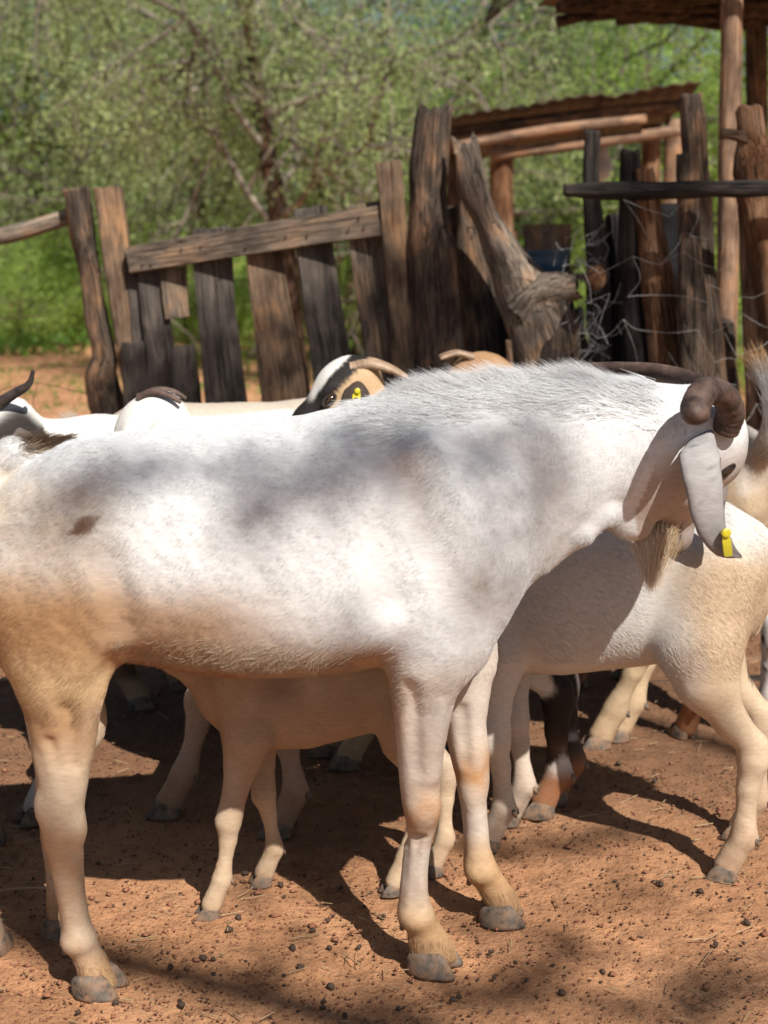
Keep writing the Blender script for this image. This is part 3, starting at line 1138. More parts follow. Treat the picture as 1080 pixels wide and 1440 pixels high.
def goat(name, label, org, rz, coat, s=1.0, legs=None, poll=(0.40, 0, 0.80), nose=(0.56, 0, 0.66), v0=(0.5, 0, 0.85), belly=0.0, fat=1.0,
         tail='up', res=0.0085, nhair=22000, hornspec=None, earspec=None, hs=1.0, group='goats crowded in the pen', legr=1.0, lift=0.0, beard=False,
         tagc=None, tailcol=None, neckr=1.0, feet=None, hornpts=None):
    """adult pattern with withers 0.70 m at s=1, facing +x; legs = offsets of the four hooves (fore right, fore left, hind right, hind left)"""
    root = empty(name, (org[0], org[1], 0), rz)
    tag(root, label, 'goat', group)
    b = Body()
    A = np.array

    def q(x, y, z):
        return A([x * s, y * s, z * s])
    zl = lift
    x = A([-.375, -.345, -.27, -.12, .04, .17, .265, .325, .36]) * s
    top = A([.60, .645, .685, .682, .683, .70, .69, .655, .60]) * s + zl
    bot = A([.50, .42, .375, .33 + belly, .30 + belly, .305 + belly * .6, .345, .41, .50]) * s + zl
    hw = A([.035, .08, .112, .135, .147, .132, .112, .08, .04]) * s * fat
    b.stack(0, x, 0 * x, hw, (top + bot) / 2, (top - bot) / 2, .04)
    legs = legs or [(0, 0), (0, 0), (0, 0), (0, 0)]
    if feet:                                      # hoof positions on the ground, in scene coordinates
        cz, sz = math.cos(rz), math.sin(rz)
        legs = list(legs)
        for i, ft in enumerate(feet):
            if ft is not None:
                wx, wy = ft[0] - org[0], ft[1] - org[1]
                legs[i] = (wx * cz + wy * sz - (.225 if i < 2 else -.27) * s, -wx * sz + wy * cz - (-1, 1)[i % 2] * .078 * s)
    hoofs = []
    for li in range(4):
        fore = li < 2
        sg = -1 if li % 2 == 0 else 1
        dx, dy = legs[li]
        if fore:
            J = [(.225, .075, .53, .085), (.185, .085, .40, .062), (.185, .08, .345, .042), (.195, .077, .235, .029), (.198, .076, .21, .0315),
                 (.190, .075, .165, .0205), (.188, .075, .105, .0195), (.188, .075, .080, .0255), (.205, .075, .048, .0225), (.217, .075, .026, .0275)]
            top_z = .53
        else:
            J = [(-.255, .07, .55, .10), (-.225, .085, .43, .085), (-.240, .088, .36, .056), (-.285, .085, .29, .033), (-.328, .083, .250, .0275), (-.326, .082, .225, .029),
                 (-.315, .08, .17, .0212), (-.307, .079, .105, .0200), (-.306, .079, .080, .0255), (-.288, .079, .048, .0228), (-.277, .079, .026, .0278)]
            top_z = .55
        pts, rad = [], []
        for (jx, jy, jz, jr) in J:
            wgt = float(np.clip((top_z - jz) / (top_z - .08), 0, 1))
            pts.append(A([jx * s + dx * wgt, sg * jy * s + dy * wgt, jz * s + zl * (jz / .53 if jz < .53 else 1)]))
            rad.append(jr * s * (legr if jz < .4 else 1))
        for i in range(len(pts) - 1):
            b.cone(pts[i], pts[i + 1], rad[i], rad[i + 1], .022 * s if i < 3 else .012 * s, (0, 1, 0), .72 if i < 3 else .88)
        hoofs.append((pts[-1], pts[-3]))
    # neck and head
    poll = A(poll, float)
    nose_ = A(nose, float)
    fr = head_frame(poll, poll + norm(nose_ - poll) * .24 * s * hs, v0)
    o, u, v, w = fr
    nb = q(.245, 0, .575) + A([0, 0, zl])
    hb = poll + (u * .035 - v * .055) * s * hs
    mid = (nb * .5 + hb * .5) + A([0.0, 0, -.02 * s])
    b.chain([nb, mid, hb], [.108 * s * neckr, .077 * s * neckr, .056 * s * hs], .04 * s, (0, 1, 0), .72)
    head_prims(b, fr, s * hs)
    # tail
    tb = q(-.355, 0, .60) + A([0, 0, zl])
    if tail == 'up':
        tp = [tb, tb + q(-.055, 0, .06), tb + q(-.06, .0, .14), tb + q(-.015, 0, .20)]
    else:
        tp = [tb, tb + q(-.05, 0, .02), tb + q(-.085, 0, -.03), tb + q(-.095, 0, -.09)]
    b.chain(tp, [.028 * s, .022 * s, .017 * s, .011 * s], .02 * s)
    V, Q = b.mesh(res * (0.85 if s < .8 else 1), 2)
    NN = vert_normals(V, Q)
    V = V + NN * (0.0035 * s * fbm(V, 9 / s, 31, 2))[:, None]
    C = dusty(coat(V / s, NN), V)
    C = head_dark(V, fr, s * hs, C)
    mesh_obj('body', V, Q, M_COAT, root, {'coat': ('FLOAT_COLOR', np.hstack([C, np.ones((len(C), 1))]), 'POINT')})
    # short coat
    rng = np.random.default_rng(len(label))
    if nhair:
        p_, n_ = sample(V, Q, NN, nhair, rng)
        d = np.tile(A([-.8, 0, -.55]), (nhair, 1))
        lowm = (p_[:, 2] < .36 * s + zl)
        d[lowm] = (-.1, 0, -1)
        hd = ((p_ - o) @ u > -0.02) & (np.linalg.norm(p_ - o, axis=1) < .28 * s)
        d[hd] = u - v * .2
        L = np.where(lowm, .008, .015) * s * (0.7 + .6 * rng.random(nhair))
        L[hd] = .007
        hc = coat(p_ / s, n_) * (0.92 + .2 * rng.random((nhair, 1)))
        hc = head_dark(p_, fr, s * hs, dusty(hc, p_))
        pts, rad = strands(p_, n_, d, L, 0.09, rng, 3, .00024, jit=.16)
        hair_obj('fur', root, pts, rad, np.clip(hc, 0, .9), 3)
    # tail hair
    m = 3600
    t = rng.random(m)
    tpath = spline(tp, 12)
    ti = np.minimum((t * (len(tpath) - 1)).astype(int), len(tpath) - 2)
    rt = tpath[ti] + (tpath[ti + 1] - tpath[ti]) * rng.random((m, 1))
    tg = np.gradient(tpath, axis=0)
    tg /= np.linalg.norm(tg, axis=1, keepdims=True)
    rd = norm(A([1, 0, 0])) * 0 + rng.normal(0, 1, (m, 3))
    rd = rd - tg[ti] * (rd * tg[ti]).sum(1, keepdims=True)
    rd /= np.linalg.norm(rd, axis=1, keepdims=True)
    rt = rt + rd * .012 * s
    tcol = coat(np.tile(tb / s, (m, 1)), rd) if tailcol is None else lerp(np.tile(np.array(tailcol[0]), (m, 1)), np.tile(np.array(tailcol[1]), (m, 1)), sstep(.68, .92, t + rng.normal(0, .06, m)))
    pts, rad = strands(rt, rd, tg[ti], (.035 + .03 * rng.random(m)) * s, 0.26, rng, 4, .0004, jit=.2, clump=.2)
    hair_obj('tail_hair', root, pts, rad, tcol * (0.8 + .35 * rng.random((m, 1))), 4)
    # hooves
    for i, (hp, fk) in enumerate(hoofs):
        hoof_obj(root, A([hp[0] + .012 * s, hp[1], -0.002]), (1, 0, 0), (0, 1, 0), .064 * s, .027 * s, .029 * s)
        dewclaw_obj(root, fk + A([-.010 * s, 0, .002]), A([-1.0, 0, 0]), A([0, 1.0, 0]), s * .85)
    head_parts(root, fr, s * hs)
    k = s * hs
    if hornspec:
        mat, hl, curl, r0 = hornspec
        for sgn in (-1, 1):
            h0 = o + k * (u * .012 + v * .0 + w * sgn * .024)
            if hornpts:
                horn_obj(root, [o + k * A([h[0], h[1] * sgn, h[2]]) for h in hornpts], r0 * k, .004 * k, mat, 8, .8)
                continue
            pts = [h0, h0 + k * hl * (v * .45 - u * .22 + w * sgn * .10), h0 + k * hl * (v * .72 - u * .62 + w * sgn * .26), h0 + k * hl * (v * (.72 - curl) - u * 1.0 + w * sgn * .48)]
            horn_obj(root, pts, r0 * k, .004 * k, mat, 10, .75)
    ec, ec2, el = earspec or ((.55, .48, .42), None, 1.0)
    for sgn in (-1, 1):
        e0 = o + k * (u * .012 - v * .045 + w * sgn * .043)
        dn = norm(u * .75 - v * .55 + A([0, 0, -.5]))
        pts = [e0, e0 + k * el * (w * sgn * .035 + dn * .03), e0 + k * el * (w * sgn * .05 + dn * .085), e0 + k * el * (w * sgn * .048 + dn * .14)]
        ear_obj(root, pts, np.array([.014, .027, .029, .006]) * k, [u * .6 + v * .6] * 4, .0045 * k, .22, ec, ec2)
        if tagc and sgn == tagc:
            tag_obj(root, pts[1] + w * sgn * .004, w * sgn, dn, .9, .009, .014)
    if beard:
        m = 700
        r = o + k * (u * (.12 + .06 * rng.random((m, 1))) - v * .10 + w * .02 * rng.normal(0, 1, (m, 1)))
        pts, rad = strands(r, np.tile(-v, (m, 1)), np.tile(A([0, 0, -1.0]), (m, 1)) - v * .2, (.05 + .05 * rng.random(m)) * k, .3, rng, 4, .0006)
        hair_obj('beard', root, pts, rad, np.tile(CREAM, (m, 1)) * (.8 + .3 * rng.random((m, 1))), 4)
    return root


# ------------------------------------------------------------------ the big white billy goat
def white_goat():
    OX, OY = -0.22, 2.045
    off = np.array([OX, OY, 0.0])
    root = empty('goat', (OX, OY, 0))
    tag(root, 'big white billy goat with spiky mane and yellow tag on its long ear', 'goat', 'goats crowded in the pen')
    b = Body()

    def Yc(px):
        return 2.045 + (px - 330) * 0.0001

    def W(px, py, Y):
        return P(px, py, Y) - off
    st = [(-75, 752, 860, .045), (-50, 722, 900, .095), (-10, 694, 915, .13), (40, 656, 925, .148), (100, 618, 925, .158), (170, 607, 925, .165), (250, 602, 938, .174), (330, 597, 946, .183),
          (420, 585, 946, .186), (500, 570, 938, .18), (560, 560, 930, .168), (620, 551, 945, .156), (660, 545, 935, .146), (700, 540, 890, .132), (740, 537, 830, .117), (780, 536, 787, .104),
          (820, 536, 758, .094), (850, 537, 728, .087), (890, 543, 716, .08), (930, 551, 700, .072), (962, 563, 670, .05)]
    xs, cy, hw, cz, hz = [], [], [], [], []
    for px, t, bt, h in st:
        a, c = W(px, t, Yc(px)), W(px, bt, Yc(px) - .01)
        xs.append((a[0] + c[0]) / 2)
        cy.append(Yc(px) - OY)
        hw.append(h)
        cz.append((a[2] + c[2]) / 2)
        hz.append((a[2] - c[2]) / 2)
    b.stack(0, xs, cy, hw, cz, hz, .03, 2.15)
    near_hind = [(740, -50, 120, .045), (790, -62, 140, .06), (850, -48, 158, .066), (900, -14, 160, .062), (950, 16, 150, .054), (1000, 36, 141, .045), (1050, 48, 134, .037), (1090, 55, 126, .033), (1120, 58, 121, .033),
                 (1150, 58, 117, .032), (1180, 62, 117, .0285), (1220, 74, 118, .0225), (1260, 83, 120, .0215), (1295, 88, 127, .0255), (1318, 90, 133, .028), (1345, 104, 145, .0275), (1368, 112, 158, .0285), (1384, 116, 166, .029)]
    near_fore = [(850, 560, 676, .04), (890, 548, 672, .052), (930, 547, 660, .053), (970, 550, 642, .048), (1010, 554, 632, .043), (1050, 557, 625, .038), (1090, 561, 619, .034), (1120, 564, 618, .034), (1150, 570, 617, .032),
                 (1180, 574, 607, .024), (1215, 571, 602, .0215), (1250, 566, 601, .0215), (1280, 560, 608, .0265), (1305, 571, 623, .0265), (1330, 576, 638, .0275), (1346, 579, 642, .028)]
    far_fore = [(860, 600, 700, .04), (930, 610, 700, .048), (970, 616, 690, .045), (1011, 624, 683, .041), (1055, 631, 688, .037), (1092, 641, 688, .034), (1122, 646, 684, .032), (1159, 651, 686, .026), (1190, 652, 689, .0245),
                (1215, 651, 698, .0255), (1235, 660, 710, .0265), (1255, 675, 724, .0265), (1277, 685, 732, .0275)]
    far_hind = [(760, -30, 120, .05), (850, -30, 140, .062), (920, 5, 140, .052), (1000, 34, 120, .040), (1080, 50, 101, .032), (1125, 52, 97, .031), (1170, 57, 97, .027), (1220, 65, 93, .023), (1262, 66, 92, .023), (1285, 68, 97, .027), (1306, 72, 108, .028)]
    for rows, Y, Yt in ((near_hind, 1.935, 1.93), (near_fore, 2.0, 1.985), (far_fore, 2.16, 2.155), (far_hind, 2.115, 2.115)):
        z_, x_, hx_, y_, hy_ = [], [], [], [], []
        for i, (py, xl, xr, hy) in enumerate(rows):
            a, c = W(xl, py, Y), W(xr, py, Y)
            z_.append(a[2])
            x_.append((a[0] + c[0]) / 2)
            hx_.append((c[0] - a[0]) / 2)
            y_.append(Yt + (Y - Yt) * i / (len(rows) - 1) - OY)
            hy_.append(hy)
        b.stack(2, z_, x_, hx_, y_, hy_, .022, 2.1)
    # muscles, shoulder blade, haunch, elbow and flank folds, brisket, knees and hocks
    b.ell(W(95, 800, 1.915), (.11, .045, .125), None, .05)
    b.ell(W(655, 810, 1.972), (.075, .05, .15), [[.95, 0, -.3], [0, 1, 0], [.3, 0, .95]], .05)
    b.ell(W(600, 880, 1.962), (.055, .038, .085), None, .04)
    b.ell(W(650, 915, 2.06), (.035, .045, .035), None, .04)
    b.ell(W(400, 840, 1.93), (.19, .05, .09), None, .05)
    b.cone(W(543, 880, 1.95), W(520, 905, 1.95), .012, .006, .02)
    b.cone(W(165, 905, 1.93), W(128, 985, 1.925), .014, .008, .02)
    b.ell(W(597, 1136, 1.972), (.025, .022, .031), None, .010)
    b.ell(W(588, 1150, 1.975), (.012, .012, .014), None, .01)
    b.cone(W(575, 1190, 2.0), W(570, 1275, 2.0), .008, .009, .012)
    b.ell(W(664, 1108, 2.145), (.019, .02, .028), None, .014)
    b.ell(W(67, 1132, 1.93), (.019, .023, .030), None, .010)
    b.ell(W(108, 1165, 1.925), (.014, .020, .026), None, .010)
    b.ell(W(110, 1322, 1.925), (.026, .028, .020), None, .010)
    b.ell(W(586, 1290, 1.99), (.027, .028, .020), None, .010)
    b.ell(W(676, 1226, 2.15), (.026, .028, .020), None, .010)
    b.cone(W(72, 1160, 1.93), W(101, 1318, 1.935), .009, .009, .010)
    b.cone(W(60, 1060, 1.925), W(76, 1135, 1.925), .010, .008, .012)
    b.ell(W(128, 660, 1.94), (.03, .022, .03), None, .06)
    b.ell(W(225, 735, 1.795), (.075, .045, .075), [[.9, 0, -.43], [0, 1, 0], [.43, 0, .9]], .05, sub=True)
    b.cone(W(528, 690, 1.845), W(552, 850, 1.865), .016, .018, .05, sub=True)
    b.cone(W(590, 640, 1.935), W(672, 800, 1.955), .022, .026, .05)
    b.cone(W(70, 1045, 1.893), W(94, 1125, 1.893), .007, .006, .010, sub=True)
    b.cone(W(150, 800, 1.845), W(165, 890, 1.855), .016, .012, .035, sub=True)
    b.cone(W(580, 965, 1.932), W(589, 1085, 1.951), .005, .005, .018, sub=True)
    b.cone(W(610, 985, 1.953), W(605, 1090, 1.967), .011, .009, .02)
    b.cone(W(584, 1190, 1.969), W(582, 1272, 1.969), .0055, .0055, .007, sub=True)
    b.cone(W(592, 1175, 1.972), W(584, 1185, 1.972), .006, .006, .008, sub=True)
    b.cone(W(96, 1000, 1.885), W(100, 1080, 1.897), .010, .007, .018, sub=True)
    b.cone(W(92, 1195, 1.902), W(104, 1300, 1.905), .0055, .0055, .007, sub=True)
    b.cone(W(650, 1000, 2.112), W(655, 1075, 2.118), .007, .006, .014, sub=True)
    # sheath and scrotum in the shade of the belly
    b.ell(W(128, 1010, 2.03), (.022, .028, .05), None, .02)
    # throat folds
    b.chain([W(770, 790, 2.05), W(820, 748, 2.040), W(850, 722, 2.045), W(872, 712, 2.07)], [.006, .009, .009, .004], .026)
    b.ell(W(884, 734, 2.075), (.036, .020, .026), [[.9, 0, -.43], [0, 1, 0], [.43, 0, .9]], .03)
    # head, turned away and hanging down
    o = W(998, 582, 2.115)
    nose = W(982, 754, 2.20)
    fr = head_frame(o, nose, (.76, .58, .12))
    u, v, w = fr[1:]
    hs = 1.0 * np.linalg.norm(nose - o) / .238
    head_prims(b, fr, hs, .84)
    b.chain([W(915, 620, 2.10), W(975, 620, 2.115), o + u * .05 - v * .055], [.078, .068, .056], .04, (0, 1, 0), .85)
    b.cone(W(912, 680, 2.09), o + u * .10 - v * .085, .050, .036, .035, (0, 1, 0), .9)
    # tail, curled up over the rump
    tl = [W(-30, 775, 2.02), W(-44, 718, 2.02), W(-26, 670, 2.02), W(22, 640, 2.02), W(70, 632, 2.02)]
    b.chain(tl, [.038, .036, .031, .023, .011], .014)
    V, Q = b.mesh(.0040, 2)
    NN = vert_normals(V, Q)
    V = V + NN * (0.0030 * fbm(V, 10, 31, 2) * sstep(.3, .5, V[:, 2]) + 0.0011 * fbm(V, 38, 7, 3))[:, None]
    NN = vert_normals(V, Q)

    def coat(V, n):
        w3 = V + off
        depth = 2.0 * CP + (CAM_H - w3[:, 2]) * SP
        px = 540 + w3[:, 0] * F_PX / depth
        # row in the photograph of the matching point of the plane Y = 2.0
        ang = np.arctan2(CAM_H - w3[:, 2], 2.0) - PITCH
        py = 720 + F_PX * np.tan(ang)
        nz = fbm(V, 9, 41, 3)
        nf = fbm(V, 40, 43, 2)
        px_, py_ = px + 30 * nz, py + 34 * nz
        C = np.tile(np.array([.655, .66, .662]), (len(V), 1))
        tan = np.array([.385, .232, .118])
        dtan = np.array([.25, .142, .070])
        cream = np.array([.66, .55, .42])
        leg = sstep(930, 980, py) * 1.0
        m = .65 * (1 - sstep(110, 240, px_)) * sstep(630, 690, py_) * (1 + .5 * nf)
        C = lerp(C, cream, np.clip(m, 0, 1))
        m = (1 - sstep(120, 230, px_)) * sstep(745, 830, py_)
        C = lerp(C, tan, .95 * m)
        m = (1 - sstep(40, 120, px_)) * sstep(780, 860, py_) * (1 - sstep(940, 1010, py_))
        C = lerp(C, dtan, np.clip(.75 * m * (1 + .6 * nf), 0, 1))
        m = sstep(765, 850, py_ + .10 * (300 - px_)) * (1 - sstep(290, 480, px_)) * (1 - leg)
        C = lerp(C, tan, .85 * m)
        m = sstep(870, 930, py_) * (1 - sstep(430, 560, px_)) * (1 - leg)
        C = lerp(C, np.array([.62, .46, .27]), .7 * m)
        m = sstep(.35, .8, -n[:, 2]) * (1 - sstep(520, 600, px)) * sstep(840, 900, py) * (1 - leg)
        C = lerp(C, np.array([.36, .17, .095]), .85 * m)  # downward-facing belly reddened: its shade and ground bounce painted into the coat
        # hind legs: cream shank, tan hock and pastern
        hind = leg * (1 - sstep(300, 360, px))
        C = lerp(C, cream * .9, .75 * hind * sstep(990, 1060, py_))
        C = lerp(C, np.array([.42, .22, .10]), .8 * hind * np.exp(-((py_ - 1195) / 55) ** 2) * (.7 + .6 * nf))
        C = lerp(C, np.array([.55, .35, .175]), .9 * hind * sstep(1285, 1335, py_))
        fore = sstep(360, 420, px) * sstep(880, 960, py)
        C = lerp(C, np.array([.66, .56, .46]), .55 * fore)
        C = lerp(C, tan, .6 * fore * (1 - sstep(555, 590, px_)) * (1 - sstep(1010, 1070, py_)))
        C = lerp(C, np.array([.55, .40, .26]), .45 * fore * np.clip(.4 + nz, 0, 1))
        C = lerp(C, np.array([.43, .215, .085]), .9 * fore * np.exp(-((py_ - 1142) / 38) ** 2) * (.75 + .5 * nf))
        C = lerp(C, np.array([.55, .345, .165]), .95 * fore * sstep(1190, 1290, py_))
        m = sstep(.9, .35, np.hypot((px - 149) / 16, (py - 714) / 13) + .3 * nf)
        m = np.clip((1.15 - np.maximum(np.abs(px - 149 + .5 * (py - 714)) / 13, np.abs(py - 714) / 11) + .5 * nf) * 3.5, 0, 1) * (n[:, 1] < 0)
        C = lerp(C, np.array([.23, .15, .10]), m)
        m = np.clip(1.3 - np.hypot((px - 670) / 12, (py - 797) / 18) + .5 * nf, 0, 1) * .3
        C = lerp(C, tan, m)
        # tail: tan below, dark hair at its end
        q = V - tl[2]
        tailm = (1 - sstep(-.64 - OX + .0, -.53 - OX, V[:, 0])) * sstep(.775, .79, V[:, 2])
        C = lerp(C, np.array([.60, .44, .27]), .8 * tailm)
        # head: grey-pink skin; grey painted over the forehead stands in for its shade
        hm = sstep(.0, .05, (V - o) @ u) * (np.linalg.norm(V - o - u * .1, axis=1) < .17)
        C = lerp(C, np.array([.50, .43, .385]), .75 * hm * (1 + .25 * nz))
        C = lerp(C, np.array([.40, .37, .35]), .6 * hm * sstep(-.03, .0, (V - o) @ v))
        C = lerp(C, np.array([.36, .27, .22]), .55 * hm * sstep(.03, .09, -(V - o - u * .1) @ v))
        return np.clip(C * (1 + .05 * nf)[:, None], 0, .85)

    C = head_dark(V, fr, hs, dusty(coat(V, NN), V), (.16, .125, .115))
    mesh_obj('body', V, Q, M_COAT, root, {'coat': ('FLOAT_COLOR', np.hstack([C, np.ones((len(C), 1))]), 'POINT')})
    rng = np.random.default_rng(5)
    A = np.array
    # short coat over the whole body, longer and softer on the flank
    nh = 380000
    p_, n_ = sample(V, Q, NN, nh, rng, lambda c: np.where(c[:, 1] < .02, 1.0, .45))
    d = np.tile(A([-.80, 0, -.50]), (nh, 1))
    fl = (p_[:, 2] > .40)
    d[:, 2] += np.where(fl, .5 * vnoise(p_, 4, 3), 0)
    low = p_[:, 2] < .42
    d[low] = (-.08, 0, -1)
    bel = (p_[:, 2] > .36) & (p_[:, 2] < .60) & (p_[:, 0] > -.22) & (p_[:, 0] < .25)
    d[bel] = (-.75, 0, -.75)
    fr_front = (p_[:, 0] > .33) & (p_[:, 2] > .45)
    d[fr_front] = (-.45, 0, -.85)
    hd = ((p_ - o) @ u > -.02) & (np.linalg.norm(p_ - o - u * .1, axis=1) < .18)
    d[hd] = u - v * .3
    L = np.where(low, .006, .011) * (.7 + .6 * rng.random(nh))
    L[bel & (p_[:, 2] < .50)] *= 1.5
    L[hd] = .005
    hc = coat(p_, n_) * (.86 + .26 * rng.random((nh, 1)))
    pts, rad = strands(p_, n_, d, L, np.where(low | hd, .06, .095), rng, 3, .00021, jit=.16, clump=.10)
    hair_obj('fur', root, pts, rad, np.clip(head_dark(p_, fr, hs, dusty(hc, p_), (.16, .125, .115)), 0, .88), 3)
    # mane along the crest of neck and withers
    m = 24000
    t = rng.random(m)
    px = 505 + t * 440
    crest = np.interp(px, [s_[0] for s_ in st], [s_[1] for s_ in st])
    lat = rng.normal(-.006, .030, m)
    rt = np.stack([P(px[i], crest[i], Yc(px[i])) - off for i in range(m)])
    hwl = np.interp(px, [s_[0] for s_ in st], [s_[3] for s_ in st])
    lat = np.clip(lat, -.62 * hwl, .62 * hwl)
    rt[:, 1] += lat
    rt[:, 2] -= hwl * .72 * (lat / hwl) ** 2 * 1.2 + .003
    nn = np.stack([np.zeros(m), lat / .05, np.ones(m)], 1)
    nn /= np.linalg.norm(nn, axis=1, keepdims=True)
    dd = np.tile(A([-.9, 0, .1]), (m, 1)) + .35 * np.stack([vnoise(rt, 25, 61), vnoise(rt, 25, 62), vnoise(rt, 25, 63)], 1)
    env = sstep(0, .25, t) * (1 - .75 * sstep(.8, 1, t))
    L = (.014 + .044 * env * rng.random(m) ** .8) * (1 - .5 * np.clip(np.abs(lat) / .05, 0, 1))
    lift = np.clip(.28 + .42 * env * (1 - np.abs(lat) / .06) + .12 * rng.normal(0, 1, m) + .15 * vnoise(rt, 30, 71), .12, .85)
    pts, rad = strands(rt, nn, dd, L, lift, rng, 5, .00026, jit=.16, clump=.32)
    grey = np.where(rng.random((m, 1)) < .06, .5, 1.0)
    hair_obj('mane', root, pts, rad, np.tile(A([.70, .70, .70]), (m, 1)) * grey * (.88 + .2 * rng.random((m, 1))), 5)
    # the mane thins out down the sides of the crest
    m = 16000
    zc = np.interp(V[:, 0], np.array(xs), np.array(cz) + np.array(hz))
    px_v = 540 + (V[:, 0] + OX) * F_PX / (2.06 * CP + (CAM_H - V[:, 2]) * SP)
    wv = sstep(480, 580, px_v) * (1 - sstep(880, 950, px_v)) * np.clip(1 - (zc - V[:, 2]) / (.058 + .02 * vnoise(V, 14, 91)), 0, 1) * (zc - V[:, 2] > -.05)
    cs_ = np.cumsum(wv)
    k = np.minimum(np.searchsorted(cs_, rng.random(m) * cs_[-1]), len(V) - 1)
    rt, nn = V[k] + rng.normal(0, .002, (m, 3)), NN[k]
    dd = np.tile(A([-.95, 0, .12]), (m, 1)) + .35 * np.stack([vnoise(rt, 22, 81), vnoise(rt, 22, 82), vnoise(rt, 22, 83)], 1)
    dep = np.clip((zc[k] - V[k, 2]) / .085, 0, 1)
    pts, rad = strands(rt, nn, dd, (.016 + .024 * rng.random(m)) * (1 - .5 * dep), .30 - .22 * dep, rng, 4, .00028, jit=.14, clump=.25)
    hair_obj('mane_edge', root, pts, rad, np.tile(A([.66, .662, .665]), (m, 1)) * (.85 + .22 * rng.random((m, 1))), 4)
    # shaggy fringe along the belly
    m = 4600
    px = np.clip(rng.normal(320, 85, m), 175, 560)
    py = 934 - 46 * rng.random(m) ** 1.6 + 8 * vnoise(np.stack([px / 20, px * 0, px * 0], 1), 1, 5)
    rt = np.stack([P(px[i], py[i], 1.90) - off for i in range(m)])
    tree_k = []
    nn = np.tile(norm(A([0, -.8, -.5])), (m, 1))
    # drop the roots onto the skin: nearest vertices in a coarse search
    sel = (V[:, 1] < .0) & (V[:, 2] > .38) & (V[:, 2] < .56) & (V[:, 0] > -.25) & (V[:, 0] < .25)
    VS, NS = V[sel], NN[sel]
    for c0 in range(0, m, 400):
        dist = (rt[c0:c0 + 400, None, 0] - VS[None, :, 0]) ** 2 + (rt[c0:c0 + 400, None, 2] - VS[None, :, 2]) ** 2
        k = dist.argmin(1)
        rt[c0:c0 + 400] = VS[k]
        nn[c0:c0 + 400] = NS[k]
    pts, rad = strands(rt, nn, np.tile(A([-.62, 0, -.8]), (m, 1)), (.010 + .022 * rng.random(m)) * np.clip((py - 872) / 48, .4, 1.1), .16, rng, 4, .00042, jit=.25, clump=.45)
    hair_obj('belly_fringe', root, pts, rad, lerp(coat(rt, nn), np.tile(A([.62, .50, .35]), (m, 1)), .25 + .6 * rng.random(m)) * (.75 + .25 * rng.random((m, 1))), 4)
    # beard
    m = 8500
    r0_ = W(921, 748, 2.105)
    rt = r0_ + rng.normal(0, 1, (m, 3)) * A([.013, .010, .009])
    dd = np.tile(A([.02, 0, -1.0]), (m, 1))
    nn = np.tile(norm(A([-.2, -.9, -.2])), (m, 1))
    aim = W(914, 850, 2.095) - rt
    dd = aim / np.linalg.norm(aim, axis=1, keepdims=True)
    pts, rad = strands(rt, nn, dd, .030 + .055 * rng.random(m), .05, rng, 4, .00026, jit=.07, clump=.10)
    bc = lerp(np.tile(A([.70, .63, .54]), (m, 1)), np.tile(A([.64, .50, .32]), (m, 1)), np.clip(.4 + .3 * rng.normal(0, 1, m) + .3 * (rt[:, 0] - r0_[0]) / .013, 0, 1))
    hair_obj('beard', root, pts, rad, bc * (.8 + .3 * rng.random((m, 1))), 4)
    # tail hair: tan with a dark brown tip
    m = 9000
    tp = spline(tl, 14)
    tg = np.gradient(tp, axis=0)
    tg /= np.linalg.norm(tg, axis=1, keepdims=True)
    t = rng.random(m) ** .8
    ti = np.minimum((t * (len(tp) - 1)).astype(int), len(tp) - 2)
    rd = rng.normal(0, 1, (m, 3))
    rd = rd - tg[ti] * (rd * tg[ti]).sum(1, keepdims=True)
    rd /= np.linalg.norm(rd, axis=1, keepdims=True)
    rt = tp[ti] + rd * np.interp(t, [0, 1], [.024, .009])[:, None]
    pts, rad = strands(rt, rd, tg[ti] + A([.15, 0, -.1]), .024 + .026 * rng.random(m), .22, rng, 4, .00038, jit=.18, clump=.25)
    up = rd[:, 2]
    dark = sstep(.55, .85, t + .15 * up + rng.normal(0, .08, m))
    dark = dark * sstep(-.3, .3, up)
    tc_ = lerp(np.tile(A([.64, .50, .34]), (m, 1)), np.tile(A([.085, .05, .03]), (m, 1)), dark)
    tc_ = lerp(tc_, np.tile(A([.70, .66, .60]), (m, 1)), (up > .1) * (t < .6) * .8)
    hair_obj('tail_hair', root, pts, rad, tc_ * (.8 + .35 * rng.random((m, 1))), 4)
    # hair hanging over the hooves
    m = 6000
    wv = (V[:, 2] < .055) * (V[:, 2] > .012) * 1.0
    cs_ = np.cumsum(wv)
    k = np.minimum(np.searchsorted(cs_, rng.random(m) * cs_[-1]), len(V) - 1)
    rt, nn = V[k] + rng.normal(0, .0012, (m, 3)), NN[k]
    pts, rad = strands(rt, nn, np.tile(A([.15, 0, -1.0]), (m, 1)), .005 + .008 * rng.random(m), .14, rng, 4, .0002, jit=.2, clump=.3)
    hair_obj('coronet_hair', root, pts, rad, dusty(coat(rt, nn), rt) * (.85 + .2 * rng.random((m, 1))), 4)
    # hooves
    for px, py, Y, a, sc in ((141, 1401, 1.93, -.16, 1.08), (611, 1362, 1.995, -.30, 1.12), (706, 1292, 2.155, -.05, 1.08), (92, 1320, 2.11, -.1, 1.0)):
        g_ = Gd(px, py) - off
        c_ = np.array([W(px, py, Y)[0], Y - OY, -.003])
        f = A([math.cos(a), math.sin(a), 0])
        hoof_obj(root, c_, f, A([-math.sin(a), math.cos(a), 0]), .068 * sc, .031 * sc, .030 * sc)
    for px, py, Y in ((117, 1316, 1.935), (588, 1283, 2.0), (680, 1222, 2.16), (94, 1284, 2.115)):
        dewclaw_obj(root, W(px, py, Y), A([-1.0, 0, 0]), A([0, 1.0, 0]), 1.15)
